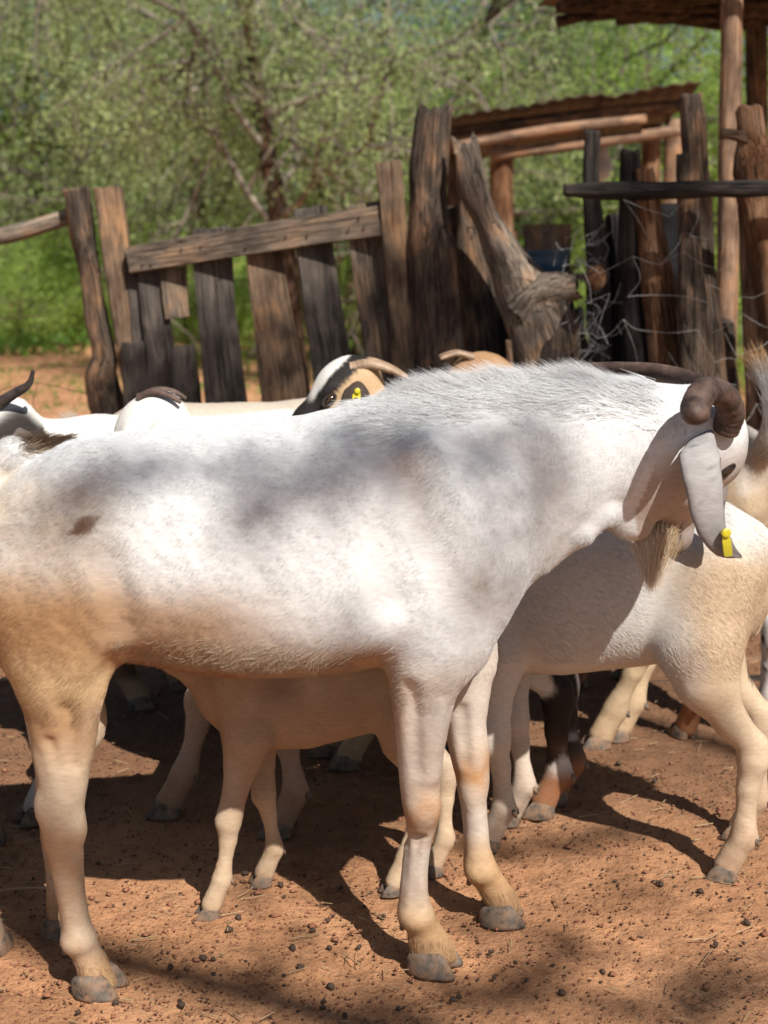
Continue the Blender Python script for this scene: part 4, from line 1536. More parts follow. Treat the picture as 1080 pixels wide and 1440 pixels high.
    # eyes: the near one where the brow shows beside the ear, the far one mirrored across the head
    VW = V + off
    dpt = VW[:, 1] * CP + (CAM_H - VW[:, 2]) * SP
    pxs = 540 + VW[:, 0] / dpt * F_PX
    pys = 720 - (VW[:, 1] * SP + (VW[:, 2] - CAM_H) * CP) / dpt * F_PX
    cand = np.hypot(pxs - 1021, pys - 664) + 200 * (VW[:, 1] > o[1] + OY + .06)
    k = int(np.argmin(cand + 60 * np.maximum(0, NN[:, 1] + .1)))
    ec_, en_ = V[k] - NN[k] * .0045, NN[k]
    w_side = w * np.sign((ec_ - o) @ w)
    mir = lambda q: q - 2 * w * (q @ w)
    ax_ = v * .85 - u * .45
    ec_ = ec_ - NN[k] * .003
    eye_obj(root, ec_, .0125, en_, ax_)
    eye_obj(root, o + mir(ec_ - o), .0125, mir(en_), mir(ax_))
    # horns: the near one curls round towards the ear, the far one sweeps away backwards
    horn_obj(root, [W(1020, 604, 2.05), W(1028, 578, 2.035), W(1014, 553, 2.01), W(990, 552, 1.975), W(978, 572, 1.945), W(977, 584, 1.925), W(977, 594, 1.915)], .0215, .0205, M_HORN, 12, .92, blunt=True)
    horn_obj(root, [W(1012, 582, 2.13), W(995, 553, 2.16), W(955, 530, 2.22), W(900, 520, 2.27), W(845, 517, 2.30), W(815, 514, 2.31)], .024, .006, M_HORN, 14, .75)
    # ears: the near one hangs long and grey over the cheek
    sk, sk2 = (.40, .38, .375), (.23, .215, .21)
    ear_obj(root, [W(990, 606, 2.05), W(985, 634, 1.99), W(992, 675, 1.965), W(996, 710, 1.955), W(1003, 745, 1.95), W(1020, 771, 1.95), W(1041, 783, 1.955)],
            [.013, .030, .0275, .0245, .0215, .0155, .003], [(1, 0, .25), (1, 0, .05), (1, .05, 0), (1, .05, .05), (1, .05, .15), (.9, .05, .5), (.6, 0, .7)], .0045, -.34, sk, sk2, .17)
    ear_obj(root, [W(1010, 632, 2.17), W(1016, 650, 2.215), W(1012, 690, 2.245), W(1008, 730, 2.26), W(1006, 765, 2.26)], [.015, .023, .023, .018, .004], [(.8, .6, 0)] * 5, .0045, -.22, sk, sk2, .10)
    tag_obj(root, W(1018, 749, 1.943), A([.1, -1, .15]), A([.12, 0, -1]), 1.0, .0062, .0165)
    return root


white_goat()

# ------------------------------------------------------------------ the other goats
def coat_b(V, n):
    nz = fbm(V, 5, 3, 3)
    C = np.tile(np.array([.63, .61, .58]), (len(V), 1))
    C = lerp(C, np.array([.55, .385, .22]), .80 * (1 - sstep(-.29, -.15, V[:, 0] + .09 * nz)) * (1 - sstep(.64, .72, V[:, 2] + .06 * nz)))
    C = lerp(C, np.array([.66, .52, .38]), .6 * (1 - sstep(.2, .35, V[:, 2])))
    C = lerp(C, np.array([.70, .62, .54]), .5 * sstep(.3, .9, -n[:, 2]))
    return C


def coat_c(V, n):
    nz = fbm(V, 6, 5, 3)
    C = np.tile(np.array([.52, .40, .27]), (len(V), 1))
    C = lerp(C, WHITE * .95, sstep(.0, .2, nz + .2) * .6)
    C = lerp(C, WHITE, 1 - sstep(.34, .42, V[:, 2]))
    C = lerp(C, BLACK, sstep(.55, .62, vnoise(V, 45, 9)) * (1 - sstep(.3, .45, V[:, 2])))
    return lerp(C, RUSSET * 1.3, sstep(.15, .10, V[:, 2] + .03 * nz) if False else 1 - sstep(.09, .13, V[:, 2] + .04 * nz))


def coat_d(V, n):
    nz = fbm(V, 5, 13, 3)
    C = lerp(np.tile(BROWN * 1.3, (len(V), 1)), np.array([.44, .27, .14]), sstep(-.2, .5, nz))
    C = lerp(C, np.array([.60, .53, .44]), (1 - sstep(.16, .26, V[:, 0])) * .9)
    C = lerp(C, BLACK * 1.3, 1 - sstep(.30, .42, V[:, 2]))
    return lerp(C, np.array([.5, .38, .26]), 1 - sstep(.05, .09, V[:, 2]))


def coat_f(V, n):
    nz = fbm(V, 7, 23, 3)
    C = np.tile(WHITE, (len(V), 1))
    low = 1 - sstep(.30, .42, V[:, 2] + .06 * nz)
    pied = sstep(-.12, -.02, vnoise(V, 15, 27))
    back = V[:, 0] < 0
    C = lerp(C, BLACK * 1.2, low * np.where(back, pied, .0))
    C = lerp(C, np.array([.34, .21, .13]), low * np.where(back, 0, .8))
    return lerp(C, RUSSET * 1.25, np.where(back, 1, .2) * (1 - sstep(.07, .11, V[:, 2])))


def coat_g(V, n):
    nz = fbm(V, 7, 33, 3)
    C = np.tile(WHITE, (len(V), 1))
    hd = (V[:, 0] > .30) & (V[:, 2] > .55)
    return lerp(C, BLACK * 1.5, hd * sstep(.028, .045, np.abs(V[:, 1]) + .01 * nz) * (1 - sstep(.10, .13, np.abs(V[:, 1]))) * sstep(.60, .66, V[:, 2]))


def coat_h(V, n):
    nz = fbm(V, 6, 43, 3)
    C = np.tile(np.array([.42, .29, .20]), (len(V), 1))
    C = lerp(C, np.array([.56, .45, .34]), sstep(-.2, .5, nz) * .8)
    C = lerp(C, np.array([.66, .52, .36]), 1 - sstep(.18, .33, V[:, 2]))
    C = lerp(C, np.array([.24, .17, .14]), np.exp(-((V[:, 0] - .13) ** 2 + (V[:, 2] - .62) ** 2) / .0022) * .8)
    return C


def coat_j(V, n):
    nz = fbm(V, 6, 53, 3)
    C = np.tile(np.array([.64, .54, .42]), (len(V), 1))
    return lerp(C, TAN, sstep(-.1, .4, nz) * .7)


gB = goat('goat', 'smaller white goat with tan hindquarters standing behind the big goat\'s head', (.358, 2.46), math.radians(165), coat_b, s=.86, lift=.055, belly=.01, poll=(.33, 0, .66), nose=(.47, 0, .50), fat=.93,
          tail='down', res=.0062, nhair=120000, feet=[(.235, 2.56), (.185, 2.44), (.655, 2.49), (.588, 2.315)], hornspec=(M_HORN, .10, .2, .016), legr=1.0, tailcol=((.7, .62, .5), (.66, .5, .33)))
gC = goat('goat', 'tan goat with upright brown-tipped white tail, rump turned to us at the right edge', (.635, 3.27), math.radians(112), coat_c, s=1.0, lift=.03, poll=(.40, 0, .62), nose=(.52, 0, .44), tail='up', res=.009, nhair=26000,
          feet=[None, None, (.83, 3.04), (.675, 3.06)], hornspec=(M_HORN, .11, .2, .017), tailcol=((.74, .71, .66), (.40, .23, .09)))
gD = goat('goat', 'brown-headed goat with black legs in the back row, its crown against the fence logs', (-.31, 3.38), math.radians(0), coat_d, s=1.05, poll=(.52, 0, .825), nose=(.72, 0, .77), v0=(.3, 0, .9), tail='down', res=.010, nhair=20000,
          feet=[None, None, (-.58, 3.27), (-.50, 3.42)], hornspec=(M_HORNP, .085, .1, .013), hornpts=[(.0, .022, .0), (-.035, .030, .010), (-.075, .04, .0)], earspec=((.32, .2, .12), None, 1.0), tagc=1)


def coat_e(V, n):
    nz = fbm(V, 7, 63, 3)
    C = lerp(np.tile(RUSSET * 1.2, (len(V), 1)), np.array([.50, .34, .20]), sstep(-.2, .4, nz))
    C = lerp(C, np.array([.62, .47, .30]), 1 - sstep(.28, .4, V[:, 2]))
    # face: white blaze, black stripes beside it, tan cheek
    o, u, v, w = FR_E
    q = V * 1.0 - o
    a, b_, c = q @ u, q @ v, np.abs(q @ w) + .004 * nz
    inh = (np.linalg.norm(q - u * .1, axis=1) < .185) & (a > -.05)
    bb = b_ - np.interp(a, [0, .05, .14, .21], [.014, .012, -.009, -.03]) + .003 * nz
    C = lerp(C, np.array([.56, .38, .22]), inh * .9)
    C = lerp(C, BLACK, inh * sstep(-.042, -.038, bb))
    C = lerp(C, np.array([.78, .74, .68]), inh * sstep(-.012, -.008, bb) * (1 - sstep(.09, .12, a)))
    C = lerp(C, BLACK, inh * sstep(.105, .135, a))
    return lerp(C, BLACK * 1.4, inh * np.exp(-((a - .06) / .028) ** 2) * (1 - sstep(-.066, -.058, bb)))


FR_E = head_frame((.405, .0, .845), np.array([.405, .0, .845]) + norm(np.array([.68, .10, -.62])) * .24, (.6, 0, .8))
gE = goat('goat', 'goat with white blaze, black stripes on its face, pale horn and yellow ear tag', (.325, 2.97), math.radians(180), coat_e, s=1.0, lift=.02, poll=(.405, 0, .845), nose=(.405 + .68, .10, .845 - .62), v0=(.6, 0, .8), tail='down',
          res=.0075, nhair=30000, feet=[(-.13, 2.95), (-.08, 2.86), (.52, 3.04), (.47, 2.99)], hornspec=(M_HORNP, .085, .10, .019), hornpts=[(-.012, .024, -.012), (-.05, .028, -.004), (-.095, .032, -.016), (-.13, .034, -.034)], earspec=((.07, .05, .04), (.05, .035, .03), .62), tagc=-1)
gF = goat('goat', 'white goat looking over the big goat\'s back, small flat brown horns on its crown', (-.055, 2.66), math.radians(180), coat_f, s=1.0, lift=.01, poll=(.39, 0, .795), nose=(.56, .06, .60), v0=(.75, 0, .65), tail='down',
          res=.008, nhair=30000, feet=[(-.42, 2.60), (-.20, 2.50), (.335, 2.67), (.30, 2.60)], hornspec=(M_HORN, .075, .28, .011), hornpts=[(.01, .022, .005), (-.015, .028, .016), (-.045, .034, .012), (-.07, .036, -.002)], earspec=((.7, .64, .58), None, 1.0), neckr=1.1)
gG = goat('goat', 'white goat with dark upswept horns and dark cheek beside the big goat\'s tail', (-.43, 2.99), math.radians(216), coat_g, s=1.06, lift=.0, poll=(.40, 0, .775), nose=(.54, 0, .62), v0=(.5, 0, .85), tail='down',
          res=.0085, nhair=24000, feet=[(-.69, 2.90), (-.665, 2.57), None, None], hornspec=(M_HORND, .085, -.25, .014), hornpts=[(.01, .024, .0), (-.01, .055, .022), (-.03, .085, .042), (-.035, .098, .068)], earspec=((.12, .1, .09), None, .9))
gH = goat('goat', 'small tan kid standing in the shade under the big goat\'s belly', (-.10, 2.255), math.radians(192), coat_h, s=.62, lift=.075, poll=(.29, 0, .53), nose=(.42, 0, .47), earspec=((.5, .4, .33), None, .6), tail='down', fat=.9, res=.0065, nhair=26000,
          feet=[(-.21, 2.29), (-.285, 2.165), (.085, 2.33), (.015, 2.255)], hs=1.05, legr=1.05)
gJ = goat('goat', 'tan goat at the left edge of which only a hoof and shank show', (-.83, 2.28), math.radians(84), coat_j, s=.92, poll=(.36, .04, .60), nose=(.48, .06, .46), tail='down', res=.0095, nhair=9000,
          feet=[(-.72, 2.46), None, (-.605, 2.05), None], hornspec=(M_HORN, .1, .2, .016))

# ------------------------------------------------------------------ fence, gate and poles
def px_path(rows, Y, ground=True):
    """rows (px, py, half width in px) at depth Y (number or list) -> points and radii"""
    pts, rad = [], []
    for i, r in enumerate(rows):
        y = Y if np.isscalar(Y) else Y[i]
        p = P(r[0], r[1], y)
        d = y * CP + (CAM_H - p[2]) * SP
        pts.append(p)
        rad.append(r[2] * d / F_PX)
    return np.array(pts), np.array(rad)


def to_ground(pts, rad, z=-.05):
    """extends a path straight down into the soil"""
    a, b = pts[-2], pts[-1]
    if pts[-1][2] > z:
        d = (b - a) / max(a[2] - b[2], 1e-3)
        e = b + d * (b[2] - z)
        pts = np.vstack([pts, e])
        rad = np.append(rad, rad[-1])
    return pts, rad


def resample(pts, rad, n):
    path = spline(pts, n)
    t = np.linspace(0, 1, len(path))
    r = np.interp(t, np.linspace(0, 1, len(rad)), rad)
    return path, r


def log_thing(name, label, cat, rows, Y, mat, group=None, ground=True, rough=.006, sides=18, jag=.012, extra=None, rfreq=22, seed=1, flat=1.0):
    pts, rad = px_path(rows, Y)
    if ground:
        pts, rad = to_ground(pts, rad)
    path, r = resample(pts, rad, 14)
    kn = np.stack([np.linspace(0, 9, len(path)), np.full(len(path), seed * 2.3), np.zeros(len(path))], 1)
    r = r * (1 + .10 * vnoise(kn, 1.0, seed) * (rough > .004))
    base = path[-1].copy()
    base[2] = 0
    root = empty(name, tuple(base))
    tag(root, label, cat, group)
    ge = Geo()
    ge.add(*sweep(path - base, r, r * flat, sides=sides + 6, rough=rough * 1.35, rfreq=rfreq, seed=seed, jag=jag))
    ge.build('trunk_section' if cat != 'pole' else 'shaft', mat, root)
    if extra:
        for nm, rows2, Y2, mat2 in extra:
            p2, r2 = px_path(rows2, Y2)
            pa, rr = resample(p2, r2, 8)
            ge = Geo()
            ge.add(*sweep(pa - base, rr, sides=14, rough=rough, rfreq=rfreq, seed=seed + 3, jag=jag * .7))
            ge.build(nm, mat2, root)
    return root


def board(name, rows, Y, mat, parent, base, thick=.012, seed=0, ground=False, yoff=0.0):
    pts, rad = px_path(rows, Y)
    if ground:
        pts, rad = to_ground(pts, rad, .03)
    path, r = resample(pts, rad, 10)
    path = path + np.array([0, yoff, 0])
    n = len(path)
    wob = 1 + .05 * vnoise(np.stack([np.linspace(0, 6, n), np.full(n, seed * 1.7), np.zeros(n)], 1), 1.0, seed)
    V, F, G = sweep(path, r * wob, np.full(n, thick), ref=(1, 0, 0), sec=RECT, rough=.0022, rfreq=30, seed=seed, jag=.010)
    ge = Geo()
    ge.add(V - base, F, G)
    o = ge.build(name, mat, parent, smooth=False)
    return o


# --- the gate of rough boards
gate_base = np.array([P(360, 700, 4.62)[0], 4.62, 0.0])
gate = empty('plank_gate', tuple(gate_base))
tag(gate, 'sagging pen gate of grey and brown boards nailed to a sloping top rail', 'gate')
YG = [4.74, 4.46]


def gy_at(px):
    return 4.80 - (px - 110) / 460 * .34


def gb(nm, rows, mat, seed, yoff=0.0, thick=.012, ground=False):
    return board(nm, rows, [gy_at(r[0]) for r in rows], mat, gate, gate_base, thick, seed, ground, yoff)


rail = gb('top_rail', [(184, 366, 18), (270, 352, 19), (360, 337, 20), (450, 323, 20), (536, 311, 21)], M_PLANK, 1, -.035, .016)
# the rail was swept sideways: give it the right section by its own board
bpy.data.objects.remove(rail)


def rail_obj(name, rows, Yf, mat, parent, base, half_w=.012, seed=0, yoff=0):
    pts, rad = px_path(rows, [Yf(r[0]) for r in rows])
    path, r = resample(pts, rad, 8)
    path = path + np.array([0, yoff, 0])
    V, F, G = sweep(path, r, np.full(len(path), half_w), ref=(0, 0, 1), sec=RECT, rough=.0025, rfreq=26, seed=seed, jag=.010)
    ge = Geo()
    ge.add(V - base, F, G)
    return ge.build(name, mat, parent, smooth=False)


rail_obj('top_rail', [(184, 366, 18), (270, 352, 19), (360, 337, 20), (450, 323, 20), (536, 311, 21)], gy_at, M_PLANK, gate, gate_base, .016, 1, -.036)
rail_obj('bottom_rail', [(196, 700, 18), (360, 684, 19), (548, 664, 20)], gy_at, M_PLANK, gate, gate_base, .016, 2, .036)
for i, (rows, mt, yo) in enumerate([
        ([(184, 352, 10), (196, 470, 10), (206, 600, 11), (214, 730, 11)], M_PLANKD, .006),
        ([(211, 372, 19), (222, 470, 20), (240, 590, 22), (254, 730, 22)], M_PLANKD, 0),
        ([(243, 376, 18), (246, 412, 18), (250, 447, 17)], M_PLANK, .004),
        ([(254, 487, 20), (264, 590, 21), (276, 730, 21)], M_PLANKD, .003),
        ([(192, 482, 19), (196, 560, 20), (204, 730, 21)], M_PLANKD, -.028),
        ([(297, 321, 26), (304, 430, 27), (320, 580, 29), (336, 735, 30)], M_PLANKD, 0),
        ([(369, 345, 25), (384, 450, 29), (402, 555, 34), (420, 735, 36)], M_PLANKW, 0),
        ([(436, 293, 23), (452, 420, 26), (470, 540, 28), (490, 735, 29)], M_PLANKD, 0),
        ([(510, 287, 24), (526, 400, 27), (544, 520, 29), (566, 735, 30)], M_PLANK, .002),
        ([(546, 229, 18), (558, 360, 18), (572, 500, 19), (590, 735, 19)], M_PLANKW, -.030)]):
    gb('board', rows, mt, 10 + i, yo, .012 if i < 9 else .02)
for i, (px, py) in enumerate([(200, 372), (212, 371), (255, 350), (282, 346), (318, 360), (345, 348), (402, 331), (424, 345), (432, 330), (490, 322), (505, 305), (512, 318)]):
    p = P(px, py, gy_at(px) - .058) - gate_base
    V, F, G = sweep(np.array([p, p + [0.002, -.006, .0]]), .0035, sides=6)
    ge = Geo()
    ge.add(V, F, G)
    ge.build('nail', M_RWIRE, gate)

log_thing('gate_post', 'gnarled bark-covered log post at the left end of the gate, swollen near its foot', 'post',
          [(108, 265, 19), (117, 330, 17), (129, 400, 14.5), (137, 450, 14.5), (147, 500, 16), (143, 530, 23), (150, 565, 25), (158, 610, 20), (164, 700, 19)], 4.80, M_BARK, 'posts of the goat pen fence', seed=4, rough=.009)
o = empty('gate_post', tuple(np.array([P(180, 500, 4.76)[0], 4.76, 0])))
tag(o, 'sawn brown plank post wedged beside the gnarled log at the gate\'s left end', 'post', 'posts of the goat pen fence')
board('plank', [(152, 265, 18.5), (168, 380, 18), (184, 490, 18), (204, 610, 18), (222, 735, 18)], 4.77, M_PLANKW, o, np.array(o.location), .03, 31, True)
log_thing('fence_rail', 'bleached grey pole running out of the frame left of the gate', 'rail', [(-240, 398, 12), (-60, 346, 12), (20, 328, 11.5), (104, 303, 11)], 4.86, M_LOG, None, False, rough=.003, seed=9, jag=.004)

log_thing('fence_post', 'thick split log post taller than the gate, standing at its right end', 'post',
          [(610, 158, 27), (607, 220, 29), (604, 265, 27), (605, 290, 30), (607, 340, 34), (610, 420, 34), (616, 500, 32), (620, 640, 34)], 4.42, M_BARK, 'posts of the goat pen fence', seed=14, rough=.018, rfreq=12, jag=.03)
log_thing('fence_post', 'dark upright log in the shade between the split log and the leaning bleached log', 'post',
          [(655, 262, 12), (662, 330, 20), (672, 420, 25), (682, 520, 26), (690, 650, 26)], 4.50, M_BARK, 'posts of the goat pen fence', seed=15, rough=.008)
log_thing('fence_post', 'short dark log just right of the split log, half hidden by the leaning one', 'post',
          [(640, 290, 10), (648, 400, 16), (655, 520, 18), (660, 650, 18)], 4.58, M_BARK, 'posts of the goat pen fence', seed=16, rough=.008)
log_thing('fence_post', 'slanted black log behind the foot of the leaning bleached log', 'post',
          [(690, 380, 12), (702, 450, 20), (712, 530, 22), (722, 650, 22)], 4.52, M_BARKD, 'posts of the goat pen fence', seed=17, rough=.008)
log_thing('fence_post', 'leaning bleached log with a broken splintered top and a thick side stub', 'post',
          [(657, 208, 22), (668, 262, 25), (688, 310, 24), (711, 362, 29), (740, 420, 40), (764, 480, 48), (772, 540, 48), (776, 660, 46)], 4.30, M_LOG, 'posts of the goat pen fence', seed=18, rough=.021, rfreq=11, jag=.06,
          extra=[('stub', [(736, 440, 40), (762, 418, 34), (786, 408, 26), (806, 403, 19)], [4.30, 4.27, 4.25, 4.24], M_LOG), ('butt', [(786, 428, 22), (784, 470, 30), (782, 540, 34), (784, 660, 34)], 4.25, M_BARK)])
log_thing('stake', 'thin pale split stake standing in front of the leaning bleached log', 'stake', [(715, 478, 4), (719, 540, 5), (722, 660, 5)], 4.16, M_POLE, None, True, .001, 8, .006, seed=19)
log_thing('fence_post', 'slim dark post with a cut top rising left of the charred stump', 'post',
          [(834, 184, 11), (831, 260, 11), (836, 330, 14), (842, 420, 17), (846, 640, 17)], 4.30, M_BARKD, 'posts of the goat pen fence', seed=20, rough=.004)
log_thing('fence_post', 'charred black square-topped post crossed by the horizontal rail', 'post',
          [(885, 214, 19), (886, 300, 20), (888, 400, 21), (896, 520, 23), (902, 660, 23)], 4.22, M_BARKD, 'posts of the goat pen fence', seed=21, rough=.007, flat=.8)
log_thing('fence_post', 'orange-brown peeled log leaning just right of the charred post', 'post',
          [(908, 240, 12), (914, 300, 16), (926, 400, 24), (938, 500, 27), (946, 660, 28)], 4.17, M_HEART, 'posts of the goat pen fence', seed=22, rough=.006)
log_thing('fence_post', 'tall round-topped bark post, the tallest of the right fence', 'post',
          [(970, 133, 17), (975, 200, 20), (979, 280, 21), (983, 380, 23), (990, 480, 27), (996, 660, 29)], 4.16, M_BARK, 'posts of the goat pen fence', seed=23, rough=.006)
log_thing('fence_post', 'shorter flat-topped brown post in front of the tallest post', 'post',
          [(966, 219, 15), (968, 300, 16), (972, 400, 19), (976, 520, 21), (980, 660, 21)], 4.06, M_BARK, 'posts of the goat pen fence', seed=24, rough=.006)
log_thing('fence_post', 'thick forked orange-brown post bending out of the frame on the right', 'post',
          [(1053, 150, 18), (1058, 195, 22), (1062, 240, 31), (1069, 300, 28), (1086, 370, 28), (1098, 470, 30), (1104, 660, 30)], 4.10, M_HEART, 'posts of the goat pen fence', seed=25, rough=.010, rfreq=16,
          extra=[('stub', [(1050, 196, 9), (1030, 190, 8), (1014, 189, 7)], 4.08, M_BARK)])
log_thing('fence_post', 'slender orange pole left of the thick forked post', 'post',
          [(1046, 288, 9), (1053, 380, 12), (1058, 460, 13), (1066, 640, 13)], 4.14, M_POLE, 'posts of the goat pen fence', seed=26, rough=.003)
log_thing('crossrail', 'dark rough rail lashed level across the posts of the right fence', 'rail', [(794, 268, 11), (880, 268, 12), (980, 266, 12), (1090, 265, 13), (1200, 262, 13)], [4.10, 4.06, 3.96, 3.96, 3.96], M_BARKD, None, False, rough=.005, seed=27)
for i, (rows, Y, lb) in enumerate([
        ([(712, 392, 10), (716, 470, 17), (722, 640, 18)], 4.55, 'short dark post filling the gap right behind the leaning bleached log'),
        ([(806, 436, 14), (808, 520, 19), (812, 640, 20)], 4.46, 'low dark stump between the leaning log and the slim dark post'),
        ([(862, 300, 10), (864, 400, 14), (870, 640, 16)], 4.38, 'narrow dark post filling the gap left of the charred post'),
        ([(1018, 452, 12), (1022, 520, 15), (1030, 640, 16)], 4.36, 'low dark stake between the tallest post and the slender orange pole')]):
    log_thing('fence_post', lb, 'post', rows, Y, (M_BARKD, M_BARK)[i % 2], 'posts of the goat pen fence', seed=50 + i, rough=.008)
log_thing('cut_log', 'short cut log poking its sawn end out between the posts', 'log', [(838, 393, 15), (842, 372, 13), (846, 360, 12)], [4.08, 4.5, 4.9], M_HEART, None, False, rough=.002, sides=16, jag=.002, seed=28)
for i, (rows, Y, lb) in enumerate([([(905, 946, 9), (980, 938, 10), (1060, 934, 10), (1130, 930, 10)], [3.66, 3.66, 3.68, 3.70], 'reddish log lying along the foot of the right fence, upper of two'),
                                   ([(900, 968, 8), (970, 962, 8), (1040, 958, 9), (1120, 955, 9)], [3.48, 3.50, 3.50, 3.52], 'thin dark log lying on the soil in front of the right fence, lower of two')]):
    log_thing('fallen_log', lb, 'log', rows, Y, (M_HEART, M_BARKD)[i], 'logs lying at the fence foot', False, rough=.004, seed=40 + i)
log_thing('fallen_log', 'pale dead log lying on the soil behind the big goat\'s tail end', 'log', [(-60, 968, 9), (20, 960, 10), (80, 950, 9)], [3.45, 3.5, 3.55], M_LOG, 'logs lying at the fence foot', False, rough=.003, seed=44)
log_thing('fallen_log', 'dark branch lying along the foot of the gate', 'log', [(280, 800, 12), (420, 790, 13), (560, 786, 11)], [4.4, 4.3, 4.25], M_BARKD, 'logs lying at the fence foot', False, rough=.003, seed=45)

# dark sheet wedged behind the posts
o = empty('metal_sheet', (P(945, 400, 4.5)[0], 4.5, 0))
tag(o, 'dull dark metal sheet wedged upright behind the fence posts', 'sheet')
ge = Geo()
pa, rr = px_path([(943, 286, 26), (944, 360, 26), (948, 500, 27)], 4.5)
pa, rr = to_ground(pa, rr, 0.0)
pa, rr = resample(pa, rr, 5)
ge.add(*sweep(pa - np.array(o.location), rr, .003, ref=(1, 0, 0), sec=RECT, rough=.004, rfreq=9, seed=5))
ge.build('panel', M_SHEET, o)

# --- wire netting
def hexnet(name, label, quad, Y, nx, nz, r, mat, sag, drop, seed, group=None):
    """irregular hexagonal netting hung over the fence: quad = four pixel corners (tl, tr, br, bl)"""
    rg = np.random.default_rng(seed)
    tl, tr, br, bl = [np.array(q, float) for q in quad]
    root = empty(name, (P(*((tl + br) / 2), Y)[0], Y, 0))
    tag(root, label, 'wire', group)
    base = np.array(root.location)
    nodes = {}

    def node(i, j):
        if (i, j) not in nodes:
            u = i / nx + rg.normal(0, .30) / nx
            v = j / nz + rg.normal(0, .26) / nz
            p = (tl * (1 - u) + tr * u) * (1 - v) + (bl * (1 - u) + br * u) * v
            nodes[(i, j)] = P(p[0], p[1], Y + sag * math.sin(u * 5 + seed) * math.sin(v * 3) + rg.normal(0, .02)) - base
        return nodes[(i, j)]
    ge = Geo()
    for i in range(nx):
        for j in range(nz + 1):
            for k, (a, c) in enumerate((((i, j), (i + 1, j)), ((i, j), (i, j + 1)))):
                if k == 1 and (i + j) % 2:
                    continue
                if c[1] > nz or rg.random() < drop:
                    continue
                off1 = (.28 / nz) * (1 if (a[0] + a[1]) % 2 else -1)
                p, q = node(*a), node(*c)
                hgt = np.array([0, 0, 1.0]) * np.linalg.norm(node(0, 0) - node(0, 1)) * .15
                p2 = p + hgt * (1 if (a[0] + a[1]) % 2 == 0 else -1)
                q2 = q + hgt * (1 if (c[0] + c[1]) % 2 == 0 else -1)
                m_ = (p2 + q2) / 2 + rg.normal(0, .011, 3)
                ge.add(*sweep(spline([p2, m_, q2], 5), r, sides=5, cap=False))
    ge.build('wire_mesh', mat, root)
    return root


hexnet('wire_netting', 'loose torn chicken wire hanging over the right fence posts', [(800, 285), (1010, 282), (1030, 545), (815, 560)], 3.96, 5, 6, .0007, M_WIRE, .05, .30, 3, 'wire netting on the fence')
hexnet('wire_netting', 'chicken wire at the foot of the forked post on the right edge', [(1010, 410), (1120, 410), (1120, 620), (1010, 620)], 3.98, 3, 5, .0007, M_WIRE, .03, .25, 5, 'wire netting on the fence')
hexnet('wire_netting', 'rusty wire netting stretched left of the gnarled gate post', [(-130, 440), (140, 455), (140, 690), (-130, 690)], 4.86, 5, 5, .0016, M_RWIRE, .03, .18, 8, 'wire netting on the fence')


def tuft(name, label, px, py, Y, n, size, seed, hang=1.0):
    rg = np.random.default_rng(seed)
    c = P(px, py, Y)
    root = empty(name, tuple(c))
    tag(root, label, 'netting scrap', 'frayed white netting scraps')
    ge = Geo()
    for i in range(n):
        a = rg.normal(0, 1, 3) * np.array([.3, .2, .45]) * size
        d = rg.normal(0, 1, 3) * np.array([.5, .3, .6]) - np.array([0, 0, .3 * hang])
        d /= np.linalg.norm(d)
        l = size * (.3 + .5 * rg.random())
        p = [a, a + d * l * .5 + rg.normal(0, .12, 3) * l, a + d * l + rg.normal(0, .2, 3) * l]
        ge.add(*sweep(spline(p, 3), .0009, sides=4, cap=False))
    o = ge.build('strand', M_FIBRE, root)
    o['kind'] = 'stuff'
    return root


tuft('netting_scrap', 'frayed white netting scrap snagged left of the slim dark post', 818, 372, 4.24, 42, .09, 3)
tuft('netting_scrap', 'frayed white netting scrap low down under the cut log end', 834, 458, 4.18, 50, .10, 4)

# --- shelters
def corrugated(name, mat, parent, p0, ux, uy, w, d, thick=.004, waves=14, seed=0):
    """sheet of corrugated iron from corner p0 along ux (waves run across) and uy"""
    nx, ny = waves * 6, 12
    V, F = [], []
    up = norm(np.cross(ux, uy))
    if up[2] < 0:
        up = -up
    for sgn in (1, -1):
        for i in range(nx + 1):
            for j in range(ny + 1):
                a, c = i / nx * w, j / ny * d
                h = .006 * math.sin(i / 6 * 2 * math.pi) + .016 * float(vnoise(np.array([[a * 3, c * 3, seed]]), 1.0, seed)[0])
                V.append(p0 + ux * a + uy * c + up * (h + sgn * thick / 2))
    m = (nx + 1) * (ny + 1)
    for i in range(nx):
        for j in range(ny):
            a = i * (ny + 1) + j
            b_ = a + ny + 1
            F.append([a, b_, b_ + 1, a + 1])
            F.append([m + a + 1, m + b_ + 1, m + b_, m + a])
    for i in range(nx):
        for j in (0, ny):
            a = i * (ny + 1) + j
            F.append([a, m + a, m + a + ny + 1, a + ny + 1])
    for j in range(ny):
        for i in (0, nx):
            a = i * (ny + 1) + j
            F.append([a, a + 1, m + a + 1, m + a])
    return mesh_obj(name, np.array(V), F, mat, parent)


def pole(name, a, b, r, mat, parent, base, seed=0, rough=.004, r2=None):
    path = spline([a, (np.asarray(a) + b) / 2 + np.random.default_rng(seed).normal(0, .012, 3), b], 8)
    rr = np.linspace(r, r2 or r, len(path))
    ge = Geo()
    ge.add(*sweep(path - base, rr, sides=12, rough=rough, rfreq=22, seed=seed, ref=(0.3, -1, .2)))
    return ge.build(name, mat, parent)


